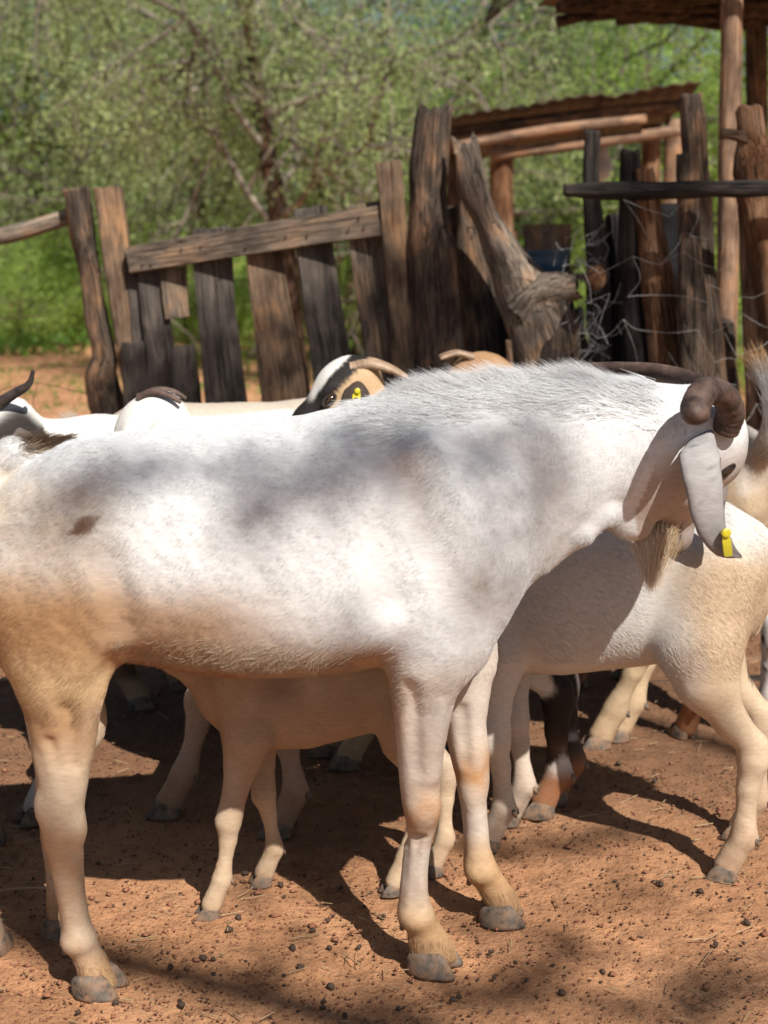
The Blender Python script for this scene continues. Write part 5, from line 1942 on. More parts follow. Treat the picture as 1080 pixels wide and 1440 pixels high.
# far open shelter with a low iron roof
YS = 7.6
sh = empty('pole_shelter', (P(800, 400, YS)[0], YS, 0))
tag(sh, 'low open goat shelter of peeled poles under a rusty iron roof, behind the fence', 'shelter')
sb = np.array(sh.location)
rl, rr_ = P(606, 166, YS), P(975, 122, YS)
ux = norm(rr_ - rl)
uy = norm(np.array([0.05, 1.0, -.06]))
wid = np.linalg.norm(rr_ - rl)
for i in range(3):
    corrugated('roof_sheet', M_RUST, sh, rl - sb + ux * (wid / 3 * i - .02) + np.array([0, -.06, .004 * i]), ux, uy, wid / 3 + .05, 1.9, waves=6, seed=i)
for i, (a, c, r) in enumerate([((600, 192), (985, 146), .035), ((645, 205), (908, 168), .026), ((690, 219), (960, 183), .029)]):
    yy = YS + (.1, -.30, -.24)[i]
    pole('rafter', P(a[0], a[1], yy), P(c[0], c[1], yy), r, (M_BARK, M_POLE, M_POLE)[i], sh, sb, 60 + i)
for i, (px, py, yy, m_) in enumerate([(705, 205, YS + .25, M_HEART), (916, 175, YS + .3, M_HEART), (948, 168, YS + .9, M_POLE), (640, 195, YS + 1.4, M_BARK), (980, 150, YS + 1.5, M_BARK)]):
    t_ = P(px, py, yy)
    pole('post', t_, np.array([t_[0] + .02, yy, -.05]), .052 if i != 0 else .065, m_, sh, sb, 70 + i)

# near roof that pokes into the top right corner
YR = 4.7
nr = empty('brush_shelter', (P(1040, 400, YR)[0], YR, 0))
tag(nr, 'dark ragged brush roof on a long peeled pole in the top right corner', 'shelter')
nb_ = np.array(nr.location)
e0, e1 = P(905, -82, YR), P(1230, -78, YR)
ex = norm(e1 - e0)
rgr = np.random.default_rng(77)
ge = Geo()
for i in range(90):
    t = rgr.random()
    dp = rgr.random() * 1.5
    prof = .03 * math.sin(t * 9) + .015 * rgr.normal()
    a = e0 + ex * (t * np.linalg.norm(e1 - e0)) + np.array([0, dp + .0, -.02 - prof * .6 + dp * .02])
    a = a + np.array([0, 0, -.055 * math.sin(min(t * 2.2, 1) * math.pi) * (dp < .25)])
    ang = rgr.normal(0, .35)
    l = .10 + .10 * rgr.random()
    d = np.array([math.cos(ang), math.sin(ang) * .8, rgr.normal(0, .06)])
    ge = Geo()
    ge.add(*sweep(spline([a - d * l - nb_, a - nb_ + rgr.normal(0, .012, 3), a + d * l - nb_], 4), .012 + .014 * rgr.random(), sides=6, rough=.004, seed=i))
    ge.build('brush_stick', M_THATCH, nr)
for i in range(2):
    corrugated('roof_sheet', M_RUST, nr, e0 - nb_ + ex * (i * 1.0 - .15) + np.array([0, .02, .045 + .004 * i]), ex, norm(np.array([0, 1, .03])), 1.05, 1.7, waves=8, seed=8 + i)
pole('post', P(1030, -40, YR + .12), np.array([P(1050, 200, YR)[0], YR + .12, -.05]), .034, M_POLE, nr, nb_, 81, r2=.04)
pole('post', P(1030, -40, YR + 1.5) + np.array([.1, 0, -.1]), np.array([P(1080, 200, YR)[0] + .4, YR + 1.5, -.05]), .045, M_BARK, nr, nb_, 82)
pole('post', P(1225, -20, YR + .1), np.array([P(1225, 200, YR)[0], YR + .1, -.05]), .05, M_BARK, nr, nb_, 83)

# --- odds and ends inside the far shelter
def XP(px, Y):
    return P(px, 400, Y)[0]


zt = P(760, 385, 6.9)[2]
tx0, tx1 = XP(655, 6.9), XP(930, 6.9)
o = empty('feed_table', ((tx0 + tx1) / 2, 7.0, 0))
tag(o, 'rough raised table of dark planks inside the far shelter', 'table')
for i in range(5):
    V, F, G = sweep(np.array([[-(tx1 - tx0) / 2, -.3 + .15 * i, zt - .015], [(tx1 - tx0) / 2, -.3 + .15 * i + .01, zt - .015]]), .015, .072, ref=(0, 0, 1), sec=RECT, rough=.002, seed=i)
    ge = Geo()
    ge.add(V, F, G)
    ge.build('plank', M_PLANKD, o, smooth=False)
for sx in (-1, 1):
    for sy in (-.28, .28):
        pole('leg', np.array([sx * ((tx1 - tx0) / 2 - .06), sy, zt - .03]), np.array([sx * ((tx1 - tx0) / 2 - .05), sy, -.05]), .032, M_BARKD, o, np.zeros(3), 120)
o = empty('water_basin', (XP(770, 6.78), 6.78, zt))
tag(o, 'small blue plastic basin on the raised table of the far shelter', 'basin')
prof = [(.0, .0), (.075, .0), (.088, .06), (.096, .098), (.106, .10), (.106, .108), (.09, .108), (.082, .06), (.07, .012), (0, .012)]
K = 28
V = [(r * math.cos(2 * math.pi * j / K), r * math.sin(2 * math.pi * j / K), z) for r, z in prof for j in range(K)]
F = [[i * K + j, i * K + (j + 1) % K, (i + 1) * K + (j + 1) % K, (i + 1) * K + j] for i in range(len(prof) - 1) for j in range(K)]
mesh_obj('shell', np.array(V), F, M_BLUE, o)
o = empty('plank_box', (XP(768, 7.05), 7.05, zt))
tag(o, 'brown board box standing behind the blue basin', 'box')
for i in range(3):
    V, F, G = sweep(np.array([[-.072 + .072 * i, -.08, 0], [-.072 + .072 * i, -.08, .235]]), .035, .008, ref=(1, 0, 0), sec=RECT, rough=.001, seed=i)
    ge = Geo()
    ge.add(V, F, G)
    ge.build('board', M_PLANK if i % 2 else M_PLANKW, o, smooth=False)
for sx in (-.10, .10):
    V, F, G = sweep(np.array([[sx, 0, 0], [sx, 0, .23]]), .008, .08, ref=(1, 0, 0), sec=RECT, rough=.001, seed=9)
    ge = Geo()
    ge.add(V, F, G)
    ge.build('side_panel', M_PLANKD, o, smooth=False)


def sack(c, s, label, seed):
    b = Body()
    b.ell(np.array([0, 0, .42]) * s, np.array([.26, .20, .44]) * s, None, .05)
    b.ell(np.array([.02, 0, .15]) * s, np.array([.30, .22, .17]) * s, None, .1)
    b.ell(np.array([.06, 0, .9]) * s, np.array([.07, .06, .12]) * s, None, .1)
    b.h = .02
    V, Q = b.mesh(.025, 1)
    V = V + vert_normals(V, Q) * (.03 * fbm(V, 5, seed, 3))[:, None]
    o = mesh_obj('sack', V - np.array([0, 0, V[:, 2].min()]), Q, M_SACK)
    o.location = c
    tag(o, label, 'sack')


pk = P(840, 256, 9.0)
sack(tuple(pk), .24, 'small pale sack hanging under the far shelter roof', 3)
o = empty('rope', tuple(pk + np.array([0, 0, .24])))
tag(o, 'rope by which the pale sack hangs from a rafter', 'rope')
pole('cord', np.array([.012, 0, -.01]), np.array([.012, 0, P(840, 180, 9.0)[2] - pk[2] - .2]), .006, M_RWIRE, o, np.zeros(3), 3, .0)
for i, (px, py, r) in enumerate(((676, 326, .07), (668, 352, .075), (700, 344, .06))):
    Yl = 7.0 + .1 * i
    p = P(px, py, Yl)
    log_thing('stacked_log', ('upper orange log end in the pile behind the leaning log', 'lower orange log end in the pile behind the leaning log', 'small log end at the right of the pile behind the leaning log')[i],
              'log', [(px, py, 14 - i), (px + 10, py - 6, 14), (px + 16, py - 12, 13)], [Yl, Yl + .6, Yl + 1.2], (M_POLE, M_HEART, M_HEART)[i], 'logs stacked in the far shelter', False, rough=.003, seed=95 + i)
o = empty('log_rack', (P(682, 400, 7.5)[0], 7.5, 0))
tag(o, 'low dark rack of poles holding the stacked log ends', 'rack')
zr = P(676, 366, 7.2)[2]
for i, (x, y) in enumerate(((-.22, -.4), (.25, -.4), (-.22, .5), (.25, .5))):
    pole('leg', np.array([x, y, zr]), np.array([x, y, -.04]), .035, M_BARKD, o, np.zeros(3), 110 + i)
for i, y in enumerate((-.4, .5)):
    pole('crossbar', np.array([-.32, y, zr - .02]), np.array([.35, y, zr - .02]), .04, M_BARKD, o, np.zeros(3), 115 + i)

# ------------------------------------------------------------------ trees
def leaf_mesh(name, cen, size, rng, mat, up=.35, tint=None, droop=0.0, aspect=.5, fold=.12):
    """small folded diamond leaves at the given centres"""
    m = len(cen)
    size = np.broadcast_to(size, (m,)) * (.7 + .6 * rng.random(m))
    a = rng.normal(0, 1, (m, 3))
    a[:, 2] -= droop
    a /= np.linalg.norm(a, axis=1, keepdims=True)
    n = rng.normal(0, 1, (m, 3))
    n[:, 2] += up * 2
    b = np.cross(n, a)
    b /= np.maximum(np.linalg.norm(b, axis=1, keepdims=True), 1e-6)
    n = np.cross(a, b)
    s = size[:, None]
    V = np.stack([cen - a * s * .5, cen + b * s * aspect * .5 + n * s * fold, cen + a * s * .5, cen - b * s * aspect * .5 + n * s * fold], 1).reshape(-1, 3)
    Fq = np.arange(4 * m).reshape(m, 4)
    if tint is None:
        tint = rng.random(m)
    t = np.repeat(np.clip(tint, 0, 1), 4)
    return mesh_data(name, V, Fq, mat, {'tint': ('FLOAT', t, 'POINT')}, smooth=False)


def tree_meshes(seed, H, lean, spread, zmin, n_limbs, leaf_n, leaf_size, leaf_mat, r0, droop=.3, tipspread=.2):
    rng = np.random.default_rng(seed)
    trunk, limb = Geo(), Geo()
    top = np.array([lean[0], lean[1], H * .62])
    tp = spline([np.array([0, 0, -.1]), np.array([lean[0] * .1, lean[1] * .2, H * .18]), np.array([lean[0] * .55, lean[1] * .5, H * .38]), top], 8)
    tr = np.linspace(r0, r0 * .42, len(tp))
    tr[:3] *= [1.35, 1.2, 1.06]
    trunk.add(*sweep(tp, tr, sides=14, rough=r0 * .14, rfreq=5, seed=seed))
    tips, dirs = [], []

    def grow(p, d, L, r, lvl):
        q = [p]
        k = 4
        dd = d.copy()
        for i in range(k):
            dd = dd + rng.normal(0, .22, 3) + np.array([0, 0, -.06 * droop * lvl * 2 + .03])
            dd /= np.linalg.norm(dd)
            q.append(q[-1] + dd * L / k)
        q = np.array(q)
        limb.add(*sweep(spline(q, 2), np.linspace(r, r * .45, 2 * k + 1), sides=6 if lvl < 2 else 4, cap=False, rough=r * .15, rfreq=9, seed=lvl))
        if lvl >= 2:
            tips.extend([q[-1], q[-2], q[-3]])
        if lvl >= 3:
            return
        nb = (4, 4, 3)[lvl]
        for j in range(nb):
            t = .35 + .65 * (j + rng.random()) / nb
            s = q[min(int(t * k), k)]
            e = dd + rng.normal(0, .75, 3)
            e[2] -= droop * .5
            e /= np.linalg.norm(e)
            grow(s, e, L * (.55 + .25 * rng.random()), r * .5, lvl + 1)
    for i in range(n_limbs):
        t = .35 + .65 * i / max(n_limbs - 1, 1)
        s = tp[int(t * (len(tp) - 1))]
        an = i * 2.399 + rng.random() * .6
        d = np.array([math.cos(an), math.sin(an), .35 + .5 * t * rng.random()])
        d /= np.linalg.norm(d)
        grow(s, d, spread * (.5 + .3 * rng.random()), r0 * .34, 0)
    tips = np.array(tips)
    tips = tips[tips[:, 2] > zmin]
    k = rng.integers(0, len(tips), leaf_n)
    ct = rng.random(len(tips))
    cen = tips[k] + rng.normal(0, tipspread, (leaf_n, 3)) * np.array([1, 1, .7])
    cen = cen[cen[:, 2] > zmin * .7]
    tint = .72 * ct[k][:len(cen)] + .28 * rng.random(len(cen))
    crown = leaf_mesh('crown', cen, leaf_size, rng, leaf_mat, .4, tint, droop)

    def gd(g_, nm, mat):
        return mesh_data(nm, np.vstack(g_.V), g_.F, mat, {'grain': ('FLOAT_VECTOR', np.vstack(g_.G), 'POINT')})
    return gd(trunk, 'trunk', M_TRUNK), gd(limb, 'branches', M_BRANCH), crown


KINDS = {
    'thorn': tree_meshes(3, 5.2, (.15, .3), 3.0, 1.15, 9, 26000, .047, M_LEAF_A, .15, .55, .15),
    'bushy': tree_meshes(8, 4.4, (-.3, .2), 2.8, .30, 10, 26000, .050, M_LEAF_B, .11, .6, .15),
    'deep': tree_meshes(15, 6.0, (.2, -.1), 3.3, 1.2, 9, 26000, .055, M_LEAF_C, .17, .45, .15),
    'shrub': tree_meshes(21, 1.5, (.1, .1), 1.1, .06, 7, 9000, .05, M_LEAF_B, .035, .4, .13),
}


def plant(kind, name, label, x, y, rz=0.0, s=1.0, group='trees of the bush behind the pen'):
    o = empty(name, (x, y, 0), rz)
    o.scale = (s, s, s)
    tag(o, label, 'shrub' if 'shrub' in name else 'tree', group)
    for me, nm in zip(KINDS[kind], ('trunk', 'branches', 'crown')):
        data_obj(nm, me, o)
    return o


def XY(px, Y):
    return P(px, 400, Y)[0]


# the tree whose reddish trunk stands behind the gate: a crooked trunk of its own
T1 = tree_meshes(33, 5.6, (-.35, .5), 3.2, 1.5, 10, 26000, .046, M_LEAF_A, .125, .6, .15)
KINDS['main'] = T1
plant('main', 'thorn_tree', 'thorn tree with a dark reddish trunk right behind the middle of the gate', XY(412, 12.5), 12.5, .2)
for i, (kind, px, Y, rz, s, lb) in enumerate([
        ('thorn', 120, 21.0, 1.2, 1.5, 'olive thorn tree with pale bent branches at the left, behind the gnarled gate post'),
        ('deep', -90, 23.0, 2.6, 1.5, 'dark green tree at the left edge beyond the grey pole'),
        ('deep', 640, 14.5, .4, .9, 'dark leafy tree above the tall split log'),
        ('bushy', 555, 19.0, 4.0, 1.25, 'bright green bushy tree in the gap between gate and split log'),
        ('bushy', 900, 15.5, 5.1, 1.15, 'light green bushy tree behind the rusty iron roof'),
        ('bushy', 1120, 13.5, 2.0, 1.1, 'light green tree behind the forked post at the right edge'),
        ('thorn', 285, 19.0, 3.3, 1.2, 'olive tree further back between the left tree and the reddish trunk'),
        ('thorn', 760, 21.0, .9, 1.15, 'thin olive tree with sky showing through above the iron roof'),
        ('bushy', 60, 21.0, 5.7, 1.4, 'pale green tree far back at the left'),
        ('deep', 1010, 24.0, 1.4, 1.3, 'tall dark tree far back behind the right fence'),
        ('thorn', 450, 25.0, 2.2, 1.45, 'hazy olive tree far back behind the reddish trunk')]):
    plant(kind, 'bush_tree', lb, XY(px, Y), Y, rz, s)
for i, (px, Y, s, lb) in enumerate([
        (20, 17.5, .8, 'low green shrub on the red soil left of the gnarled gate post'),
        (-60, 18.5, 1.0, 'low green shrub by the left edge of the clearing'),
        (265, 15.0, .8, 'low shrub seen through the gap left of the second gate board'),
        (330, 16.5, .8, 'low shrub seen above the top rail of the gate'),
        (495, 15.5, .9, 'green shrub seen between the two right-hand gate boards'),
        (790, 12.5, .7, 'small shrub under the far shelter roof'),
        (1030, 12.0, .9, 'bright green shrub seen between the tallest post and the forked post'),
        (150, 18.5, 1.1, 'leafy shrub at the back of the clearing below the olive thorn tree'),
        (620, 17.5, 1.1, 'shrub behind the tall split log')]):
    plant('shrub', 'low_shrub', lb, XY(px, Y), Y, i * 1.3, s, 'low shrubs behind the pen')

# far wood that closes the view
rw = np.random.default_rng(91)
m = 75000
ang = rw.uniform(math.radians(35), math.radians(145), m)
rad = rw.uniform(30, 52, m)
hz = rw.random(m) ** .8 * (4.0 + 2.2 * vnoise(np.stack([ang * 14, ang * 0, ang * 0], 1), 1, 7))
cen = np.stack([rad * np.cos(ang), rad * np.sin(ang), hz], 1)
me = leaf_mesh('far_wood', cen, .24, rw, M_LEAF_B, .3, .5 * rw.random(m) + .25 + .25 * vnoise(cen, .4, 5), .1, .6)
o = data_obj('woodland', me)
tag(o, 'dense green bush far behind the pen', None, None, 'stuff')

# weeds and grass
def herb(name, label, n, box, size, seed, hmax, mat, mask):
    rg = np.random.default_rng(seed)
    x = rg.uniform(box[0], box[1], n * 3)
    y = rg.uniform(box[2], box[3], n * 3)
    p = np.stack([x, y, x * 0], 1)
    keep = vnoise(p, mask, seed) + .6 * vnoise(p, mask * 3, seed + 1) > .05
    p = p[keep][:n]
    hh = hmax * (.45 + .55 * np.clip(vnoise(p, mask * 2, seed + 5) + .5, 0, 1))
    p[:, 2] = rg.random(len(p)) * hh
    me = leaf_mesh(name, p, size, rg, mat, .5, .3 + .5 * rg.random(len(p)) + .2 * vnoise(p, 1.2, 4), -.6, .42)
    o = data_obj(name, me)
    tag(o, label, None, None, 'stuff')
    return o


herb('weeds', 'bright green weeds covering the ground beyond the clearing', 42000, (-9, 9, 15.8, 30), .10, 5, .42, M_GRASS, .55)
herb('grass', 'thin short grass sprouting on the red soil behind the gate', 4200, (-5, 4, 8.0, 16.5), .05, 6, .06, M_GRASS, 1.1)

# thin pole stack and hanging yellow container far behind the gate
o = empty('pole_stack', (XY(500, 16), 16, 0))
tag(o, 'tan poles leaning together far behind the right end of the gate', 'poles')
for i, (x, t) in enumerate(((-.35, -.05), (-.12, 0), (.12, .06), (.3, .02))):
    pole('pole', np.array([x, .1 * i, -.05]), np.array([t, .05, 2.0 + .1 * i]), .05, M_POLE, o, np.zeros(3), 130 + i, r2=.035)
b = Body()
b.stack(2, [0, .03, .12, .24, .30, .34], [0] * 6, [.06, .10, .11, .11, .08, .03], [0] * 6, [.05, .075, .08, .08, .06, .03], .02, 3.2)
b.cone((-.05, 0, .37), (.05, 0, .37), .014, .014, .015)
b.cone((-.05, 0, .37), (-.07, 0, .29), .014, .014, .015)
b.cone((.05, 0, .37), (.06, 0, .3), .014, .014, .015)
b.cone((.085, 0, .28), (.10, 0, .35), .022, .02, .015)
V, Q = b.mesh(.011, 1)
o = mesh_obj('jerrycan', V, Q, M_YELLOW)
pj = P(479, 232, 15.0)
o.location = pj
tag(o, 'small yellow plastic can hanging far behind the gate', 'can')
o = empty('hanging_pole', (pj[0], 15.0, 0))
tag(o, 'crooked dead pole from which the yellow can hangs', 'pole')
pole('shaft', np.array([.28, .02, -.05]), np.array([.22, .02, 3.0]), .045, M_BRANCH, o, np.zeros(3), 141, r2=.03)
pole('arm', np.array([.26, .02, pj[2] + .52]), np.array([-.1, .02, pj[2] + .46]), .025, M_BRANCH, o, np.zeros(3), 142)
pole('wire', np.array([0, .02, pj[2] + .36]), np.array([0, .02, pj[2] + .47]), .006, M_RWIRE, o, np.zeros(3), 143, .0)

# ------------------------------------------------------------------ the shade tree over the pen, behind and right of the camera
def shade_tree():
    rg = np.random.default_rng(44)
    bx = np.array([4.6, -4.2, 0.0])
    root = empty('shade_tree', tuple(bx))
    tag(root, 'tall leafy tree standing behind the camera whose boughs dapple the pen', 'tree')
    Sv = np.array(S)
    targets = []      # point in the shade, radius, cover, distance along the sun ray

    def px(x, y, Y, r, c, t=7.4):
        targets.append((P(x, y, Y), r, c, t))

    def gnd(x, y, r, c, t=7.4):
        targets.append((Gd(x, y), r, c, t))
    for x, y, r, c in SHADE_GOAT:
        px(x, y, 1.89, r * 1.4, c * .33)
    for x, y, r, c in SHADE_GROUND:
        gnd(x, y, r * 1.05, c * 1.0)
    for x, y, Y, r, c in SHADE_FENCE:
        px(x, y, Y, r * .9, c * .75, 7.8)
    tp = spline([bx * 0 + [0, 0, -.1], np.array([-.1, .1, 1.6]), np.array([-.45, .5, 3.4]), np.array([-.9, 1.0, 5.0])], 8)
    ge = Geo()
    ge.add(*sweep(tp, np.linspace(.26, .13, len(tp)), sides=16, rough=.03, rfreq=5, seed=2))
    ge.build('trunk', M_TRUNK, root)
    lim = Geo()
    cen, tn = [], []
    cc = [T[0] + Sv * T[3] for T in targets]
    # boughs: group clusters by angle so that twigs leave common limbs
    hub = tp[-1] + bx
    mains = []
    for gx_, gy_ in ((3.3, -2.2), (3.0, -.2), (1.7, -3.3)):
        e = np.array([gx_, gy_, 6.9])
        q = spline([hub, (hub + e) / 2 + rg.normal(0, .15, 3) + [0, 0, .35], e], 8)
        mains.append(q)
        lim.add(*sweep(q - bx, np.linspace(.07, .016, len(q)), sides=8, cap=False, rough=.006, rfreq=9))
    allp = np.vstack(mains)
    nodes = allp.copy()
    todo = list(range(len(cc)))
    CC = np.array(cc)
    best = np.array([((nodes - c) ** 2).sum(1).min() for c in CC])
    frm = np.array([((nodes - c) ** 2).sum(1).argmin() for c in CC])
    while todo:                                    # each twig leaves the nearest bough or twig
        i = min(todo, key=lambda k: best[k])
        todo.remove(i)
        a_, c = nodes[frm[i]], CC[i]
        q = spline([a_, (a_ + c) / 2 + rg.normal(0, .02, 3), c], 3)
        lim.add(*sweep(q - bx, np.linspace(.006, .004, len(q)), sides=5, cap=False))
        nodes = np.vstack([nodes, c])
        d2 = ((CC - c) ** 2).sum(1)
        up_ = d2 < best
        best[up_] = d2[up_]
        frm[up_] = len(nodes) - 1
    for (T, c) in zip(targets, cc):
        r, cov = T[1], T[2]
        n = int(cov * 4400 * r * r) + 3
        g_ = rg.normal(0, 1, (n, 3))
        g_ /= np.linalg.norm(g_, axis=1, keepdims=True)
        g_ *= (rg.random((n, 1)) ** .45) * r
        # flattened along the boughs
        cen.append(c + g_ - bx)
    cen = np.vstack(cen)
    lim.build('branches', M_BRANCH, root)
    # ordinary crown further out, away from the pen's sun
    k = 5200
    g_ = rg.normal(0, 1, (k, 3)) * np.array([1.2, 1.2, .6]) + np.array([5.0, -4.6, 6.4]) - bx
    cen = np.vstack([cen, g_])
    data_obj('crown', leaf_mesh('crown', cen, .052, rg, M_LEAF_B, .5), root)


SHADE_GOAT = [(60, 705, .06, .8), (110, 668, .05, .8), (150, 640, .05, .8), (95, 745, .05, .7), (150, 700, .05, .6), (35, 770, .05, .7), (120, 790, .05, .5), (70, 830, .04, .5),
              (205, 640, .045, .8), (215, 690, .04, .7), (330, 700, .05, .75), (370, 650, .06, .8), (430, 640, .065, .85), (490, 640, .06, .85), (540, 615, .06, .85), (420, 710, .055, .7), (470, 690, .05, .7),
              (375, 745, .05, .6), (330, 760, .04, .5), (590, 600, .06, .8), (650, 590, .05, .75), (520, 580, .06, .85), (450, 590, .06, .85), (340, 610, .05, .7), (240, 605, .05, .6), (700, 580, .05, .75), (760, 560, .05, .8),
              (820, 555, .05, .8), (880, 560, .045, .8), (690, 650, .04, .6), (750, 690, .05, .75), (760, 740, .045, .7), (735, 780, .045, .6), (690, 740, .04, .5), (790, 640, .04, .5), (520, 650, .04, .6), 
              (560, 560, .05, 1.5), (610, 550, .05, 1.5), (660, 545, .05, 1.5), (720, 545, .05, 1.5), (780, 540, .05, 1.5), (840, 540, .05, 1.5), (640, 980, .03, .3)]
SHADE_GROUND = [(650, 1195, .05, .9), (710, 1190, .05, .9), (770, 1187, .05, .9), (830, 1180, .05, .9), (890, 1172, .05, .8), (640, 1400, .07, .8), (700, 1390, .08, .9), (760, 1365, .07, .8), (820, 1340, .06, .6), (700, 1300, .05, .5),
                (960, 1400, .06, .9), (1010, 1385, .06, .9), (1060, 1375, .06, .9), (1000, 1430, .06, .8), (380, 1345, .06, .8), (360, 1385, .05, .7), (330, 1240, .05, .6), (420, 1320, .04, .6),
                (900, 1260, .05, .5), (560, 1420, .06, .6), (870, 1420, .05, .7)]
SHADE_FENCE = []
for x in range(120, 600, 45):
    SHADE_FENCE += [(x, 520, 4.6, .13, .8), (x + 20, 470, 4.6, .11, .7), (x, 580, 4.6, .13, .8)]
for x, y, r, c in ((110, 290, .10, .6), (160, 300, .08, .4), (230, 400, .10, .6), (250, 360, .07, .5), (300, 400, .10, .7), (310, 345, .07, .5), (460, 380, .12, .7), (470, 440, .11, .8), (430, 320, .07, .5), (530, 360, .09, .6), (530, 440, .10, .7),
                   (600, 200, .09, .6), (600, 270, .09, .7), (650, 330, .13, 1.6), (662, 375, .13, 1.6), (945, 325, .1, 1.4), (670, 420, .14, 1.2), (640, 450, .13, .9), (680, 500, .14, .9), (600, 420, .08, .5), (730, 470, .10, .6), (655, 225, .07, .5), (650, 270, .07, .5),
                   (840, 300, .12, .9), (850, 360, .12, .9), (880, 280, .12, .9), (885, 360, .12, .8), (880, 440, .13, .8), (830, 440, .13, .8), (800, 470, .12, .8), (970, 260, .12, .8), (960, 330, .10, .7), (985, 200, .09, .6), (1010, 300, .12, .8),
                   (1000, 400, .08, .5), (990, 480, .12, .7), (940, 270, .10, .8), (930, 480, .09, .5), (1080, 270, .10, .8), (880, 530, .14, .8), (960, 540, .12, .7), (790, 520, .10, .5)):
    SHADE_FENCE.append((x, y, 4.2, r, c))
for x, y, r in ((1040, 620, .09), (1020, 690, .08), (1060, 680, .08), (1030, 600, .08)):
    SHADE_FENCE.append((x, y, 3.0, r, .7))
shade_tree()

# ------------------------------------------------------------------ droppings, clods and straw on the soil
def pebble_mesh(name, seed, mat, elong=1.35):
    rg = np.random.default_rng(seed)
    K, R = 7, 5
    V = [(0, 0, 1.0)]
    for i in range(1, R):
        a = math.pi * i / R
        for j in range(K):
            th = 2 * math.pi * j / K
            V.append((math.sin(a) * math.cos(th) * elong, math.sin(a) * math.sin(th), math.cos(a) * .85))
    V.append((0, 0, -.85))
    V = np.array(V) * (1 + .13 * rg.normal(0, 1, (len(V), 1)))
    F = [[0, 1 + j, 1 + (j + 1) % K] for j in range(K)]
    for i in range(R - 2):
        for j in range(K):
            a = 1 + i * K + j
            b_ = 1 + i * K + (j + 1) % K
            F.append([a, a + K, b_ + K, b_])
    e = 1 + (R - 2) * K
    F += [[e + j, len(V) - 1, e + (j + 1) % K] for j in range(K)]
    return mesh_data(name, V, F, mat)


DP = [pebble_mesh('dung_pellet', i, M_DUNG) for i in range(4)]
rp = np.random.default_rng(17)
spots = [(335, 1292), (428, 1232), (400, 1262), (322, 1310), (440, 1310), (460, 1296), (412, 1335), (423, 1362), (300, 1350), (455, 1410), (163, 1412), (110, 1425), (485, 1430), (610, 1190), (690, 1340), (645, 1404), (695, 1376), (740, 1380), (930, 1245),
         (848, 1368), (925, 1242), (1046, 1328), (790, 1398), (636, 1408), (560, 1420), (870, 1075), (920, 1100), (985, 1255), (512, 1276), (540, 1290), (255, 1415), (455, 1418), (300, 1372), (505, 1333), (345, 1230), (395, 1246), (480, 1250), (865, 1240)]
for i in range(58):
    if i < len(spots):
        x, y = spots[i]
    else:
        x, y = rp.uniform(0, 1080), 1010 + 420 * rp.random() ** .7
    p = Gd(x, y)
    s_ = rp.uniform(.003, .0055)
    o = data_obj('dung_pellet', DP[i % 4], None, (p[0], p[1], s_ * .55), (rp.normal(0, .3), rp.normal(0, .3), rp.uniform(0, 6.28)), (s_, s_, s_))
    tag(o, 'small dark round goat dropping lying on the red soil', 'dropping', 'droppings scattered on the red soil')

# crumbs of earth and trampled dung: too many to count
def crumbs(name, label, n, box, smin, smax, mat, seed, flat=.7):
    rg = np.random.default_rng(seed)
    base = np.array([(1, 0, 0), (-1, 0, 0), (0, 1, 0), (0, -1, 0), (0, 0, 1), (0, 0, -1)], float)
    F0 = np.array([(0, 2, 4), (2, 1, 4), (1, 3, 4), (3, 0, 4), (2, 0, 5), (1, 2, 5), (3, 1, 5), (0, 3, 5)])
    x = rg.uniform(box[0], box[1], n * 2)
    y = box[2] + (box[3] - box[2]) * rg.random(n * 2) ** 1.3
    p = np.stack([x, y, 0 * x], 1)
    keep = (vnoise(p, 3, seed) * .6 + rg.random(n * 2)) > .35
    p = p[keep][:n]
    n = len(p)
    s = smin + (smax - smin) * rg.random(n) ** 3
    V = base[None] * (.6 + .8 * rg.random((n, 6, 1)))
    th = rg.uniform(0, 6.28, n)
    c, sn = np.cos(th)[:, None], np.sin(th)[:, None]
    V = np.stack([V[..., 0] * c - V[..., 1] * sn, V[..., 0] * sn + V[..., 1] * c, V[..., 2] * flat], -1) * s[:, None, None]
    p[:, 2] = s * .2
    V = (V + p[:, None]).reshape(-1, 3)
    F = (F0[None] + 6 * np.arange(n)[:, None, None]).reshape(-1, 3)
    o = data_obj(name, mesh_data(name, V, F, mat, None, smooth=False))
    tag(o, label, None, None, 'stuff')


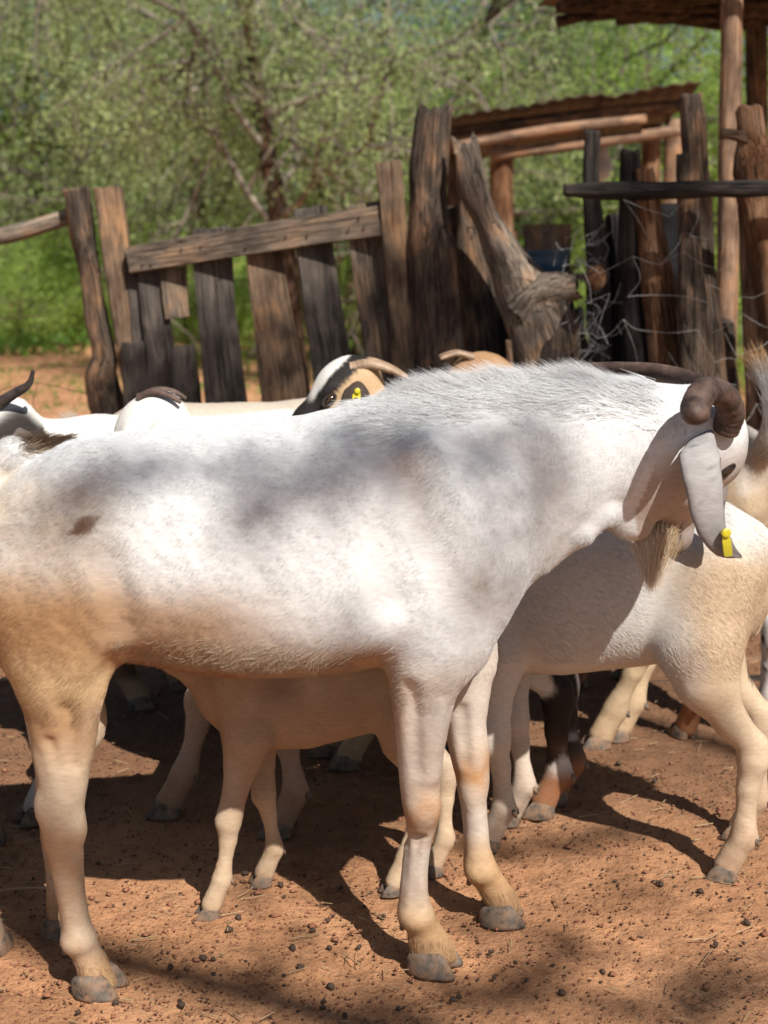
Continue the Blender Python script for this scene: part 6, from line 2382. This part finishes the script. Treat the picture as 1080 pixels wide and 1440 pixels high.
crumbs('soil_crumbs', 'loose crumbs of red earth', 45000, (-1.2, 1.3, 1.7, 4.6), .0006, .0038, M_STONE, 3)
crumbs('dung_crumbs', 'trampled dark crumbs of dung in the soil', 9000, (-1.2, 1.3, 1.7, 4.6), .0010, .0042, M_DUNG, 4, .5)

crumbs('soil_clods', 'small trodden clods of red earth and dung', 1300, (-1.2, 1.3, 1.9, 4.2), .0015, .0095, M_STONE, 8, .55)


def straw(n, seed):
    rg = np.random.default_rng(seed)
    x = rg.uniform(-1.1, 1.2, n)
    y = 1.75 + 2.2 * rg.random(n) ** 1.4
    th = rg.uniform(0, 6.28, n)
    l = .006 + .02 * rg.random(n) ** 2
    w = .0005 + .0006 * rg.random(n)
    d = np.stack([np.cos(th), np.sin(th), 0 * th], 1)
    e = np.stack([-np.sin(th), np.cos(th), 0 * th], 1)
    c = np.stack([x, y, .004 + .003 * rg.random(n)], 1)
    z = np.array([0, 0, 1.0])
    tl = rg.normal(0, .1, (n, 1)) * l[:, None] * z
    a0 = c - d * l[:, None] - tl
    a1 = c + d * l[:, None] + tl
    V = np.stack([a0 + e * w[:, None], a0 - e * w[:, None], a0 + z * w[:, None] * 1.5, a1 + e * w[:, None], a1 - e * w[:, None], a1 + z * w[:, None] * 1.5], 1).reshape(-1, 3)
    F0 = np.array([(0, 1, 4, 3), (1, 2, 5, 4), (2, 0, 3, 5)])
    F = (F0[None] + 6 * np.arange(n)[:, None, None]).reshape(-1, 4)
    o = data_obj('straw', mesh_data('straw', V, F, M_STRAW, None, smooth=False))
    tag(o, 'short bits of dry straw trodden into the soil', None, None, 'stuff')


straw(600, 9)
ge = Geo()
pw = spline([Gd(-40, 1268) + [0, 0, .012], Gd(20, 1262) + [0, 0, .016], Gd(70, 1256) + [0, 0, .010], Gd(96, 1250) + [0, 0, .006]], 6)
ge.add(*sweep(pw, .0016, sides=6))
o = ge.build('stalk', M_STRAW, None)
tag(o, 'single pale dry stalk lying on the soil at the left edge', 'stalk')
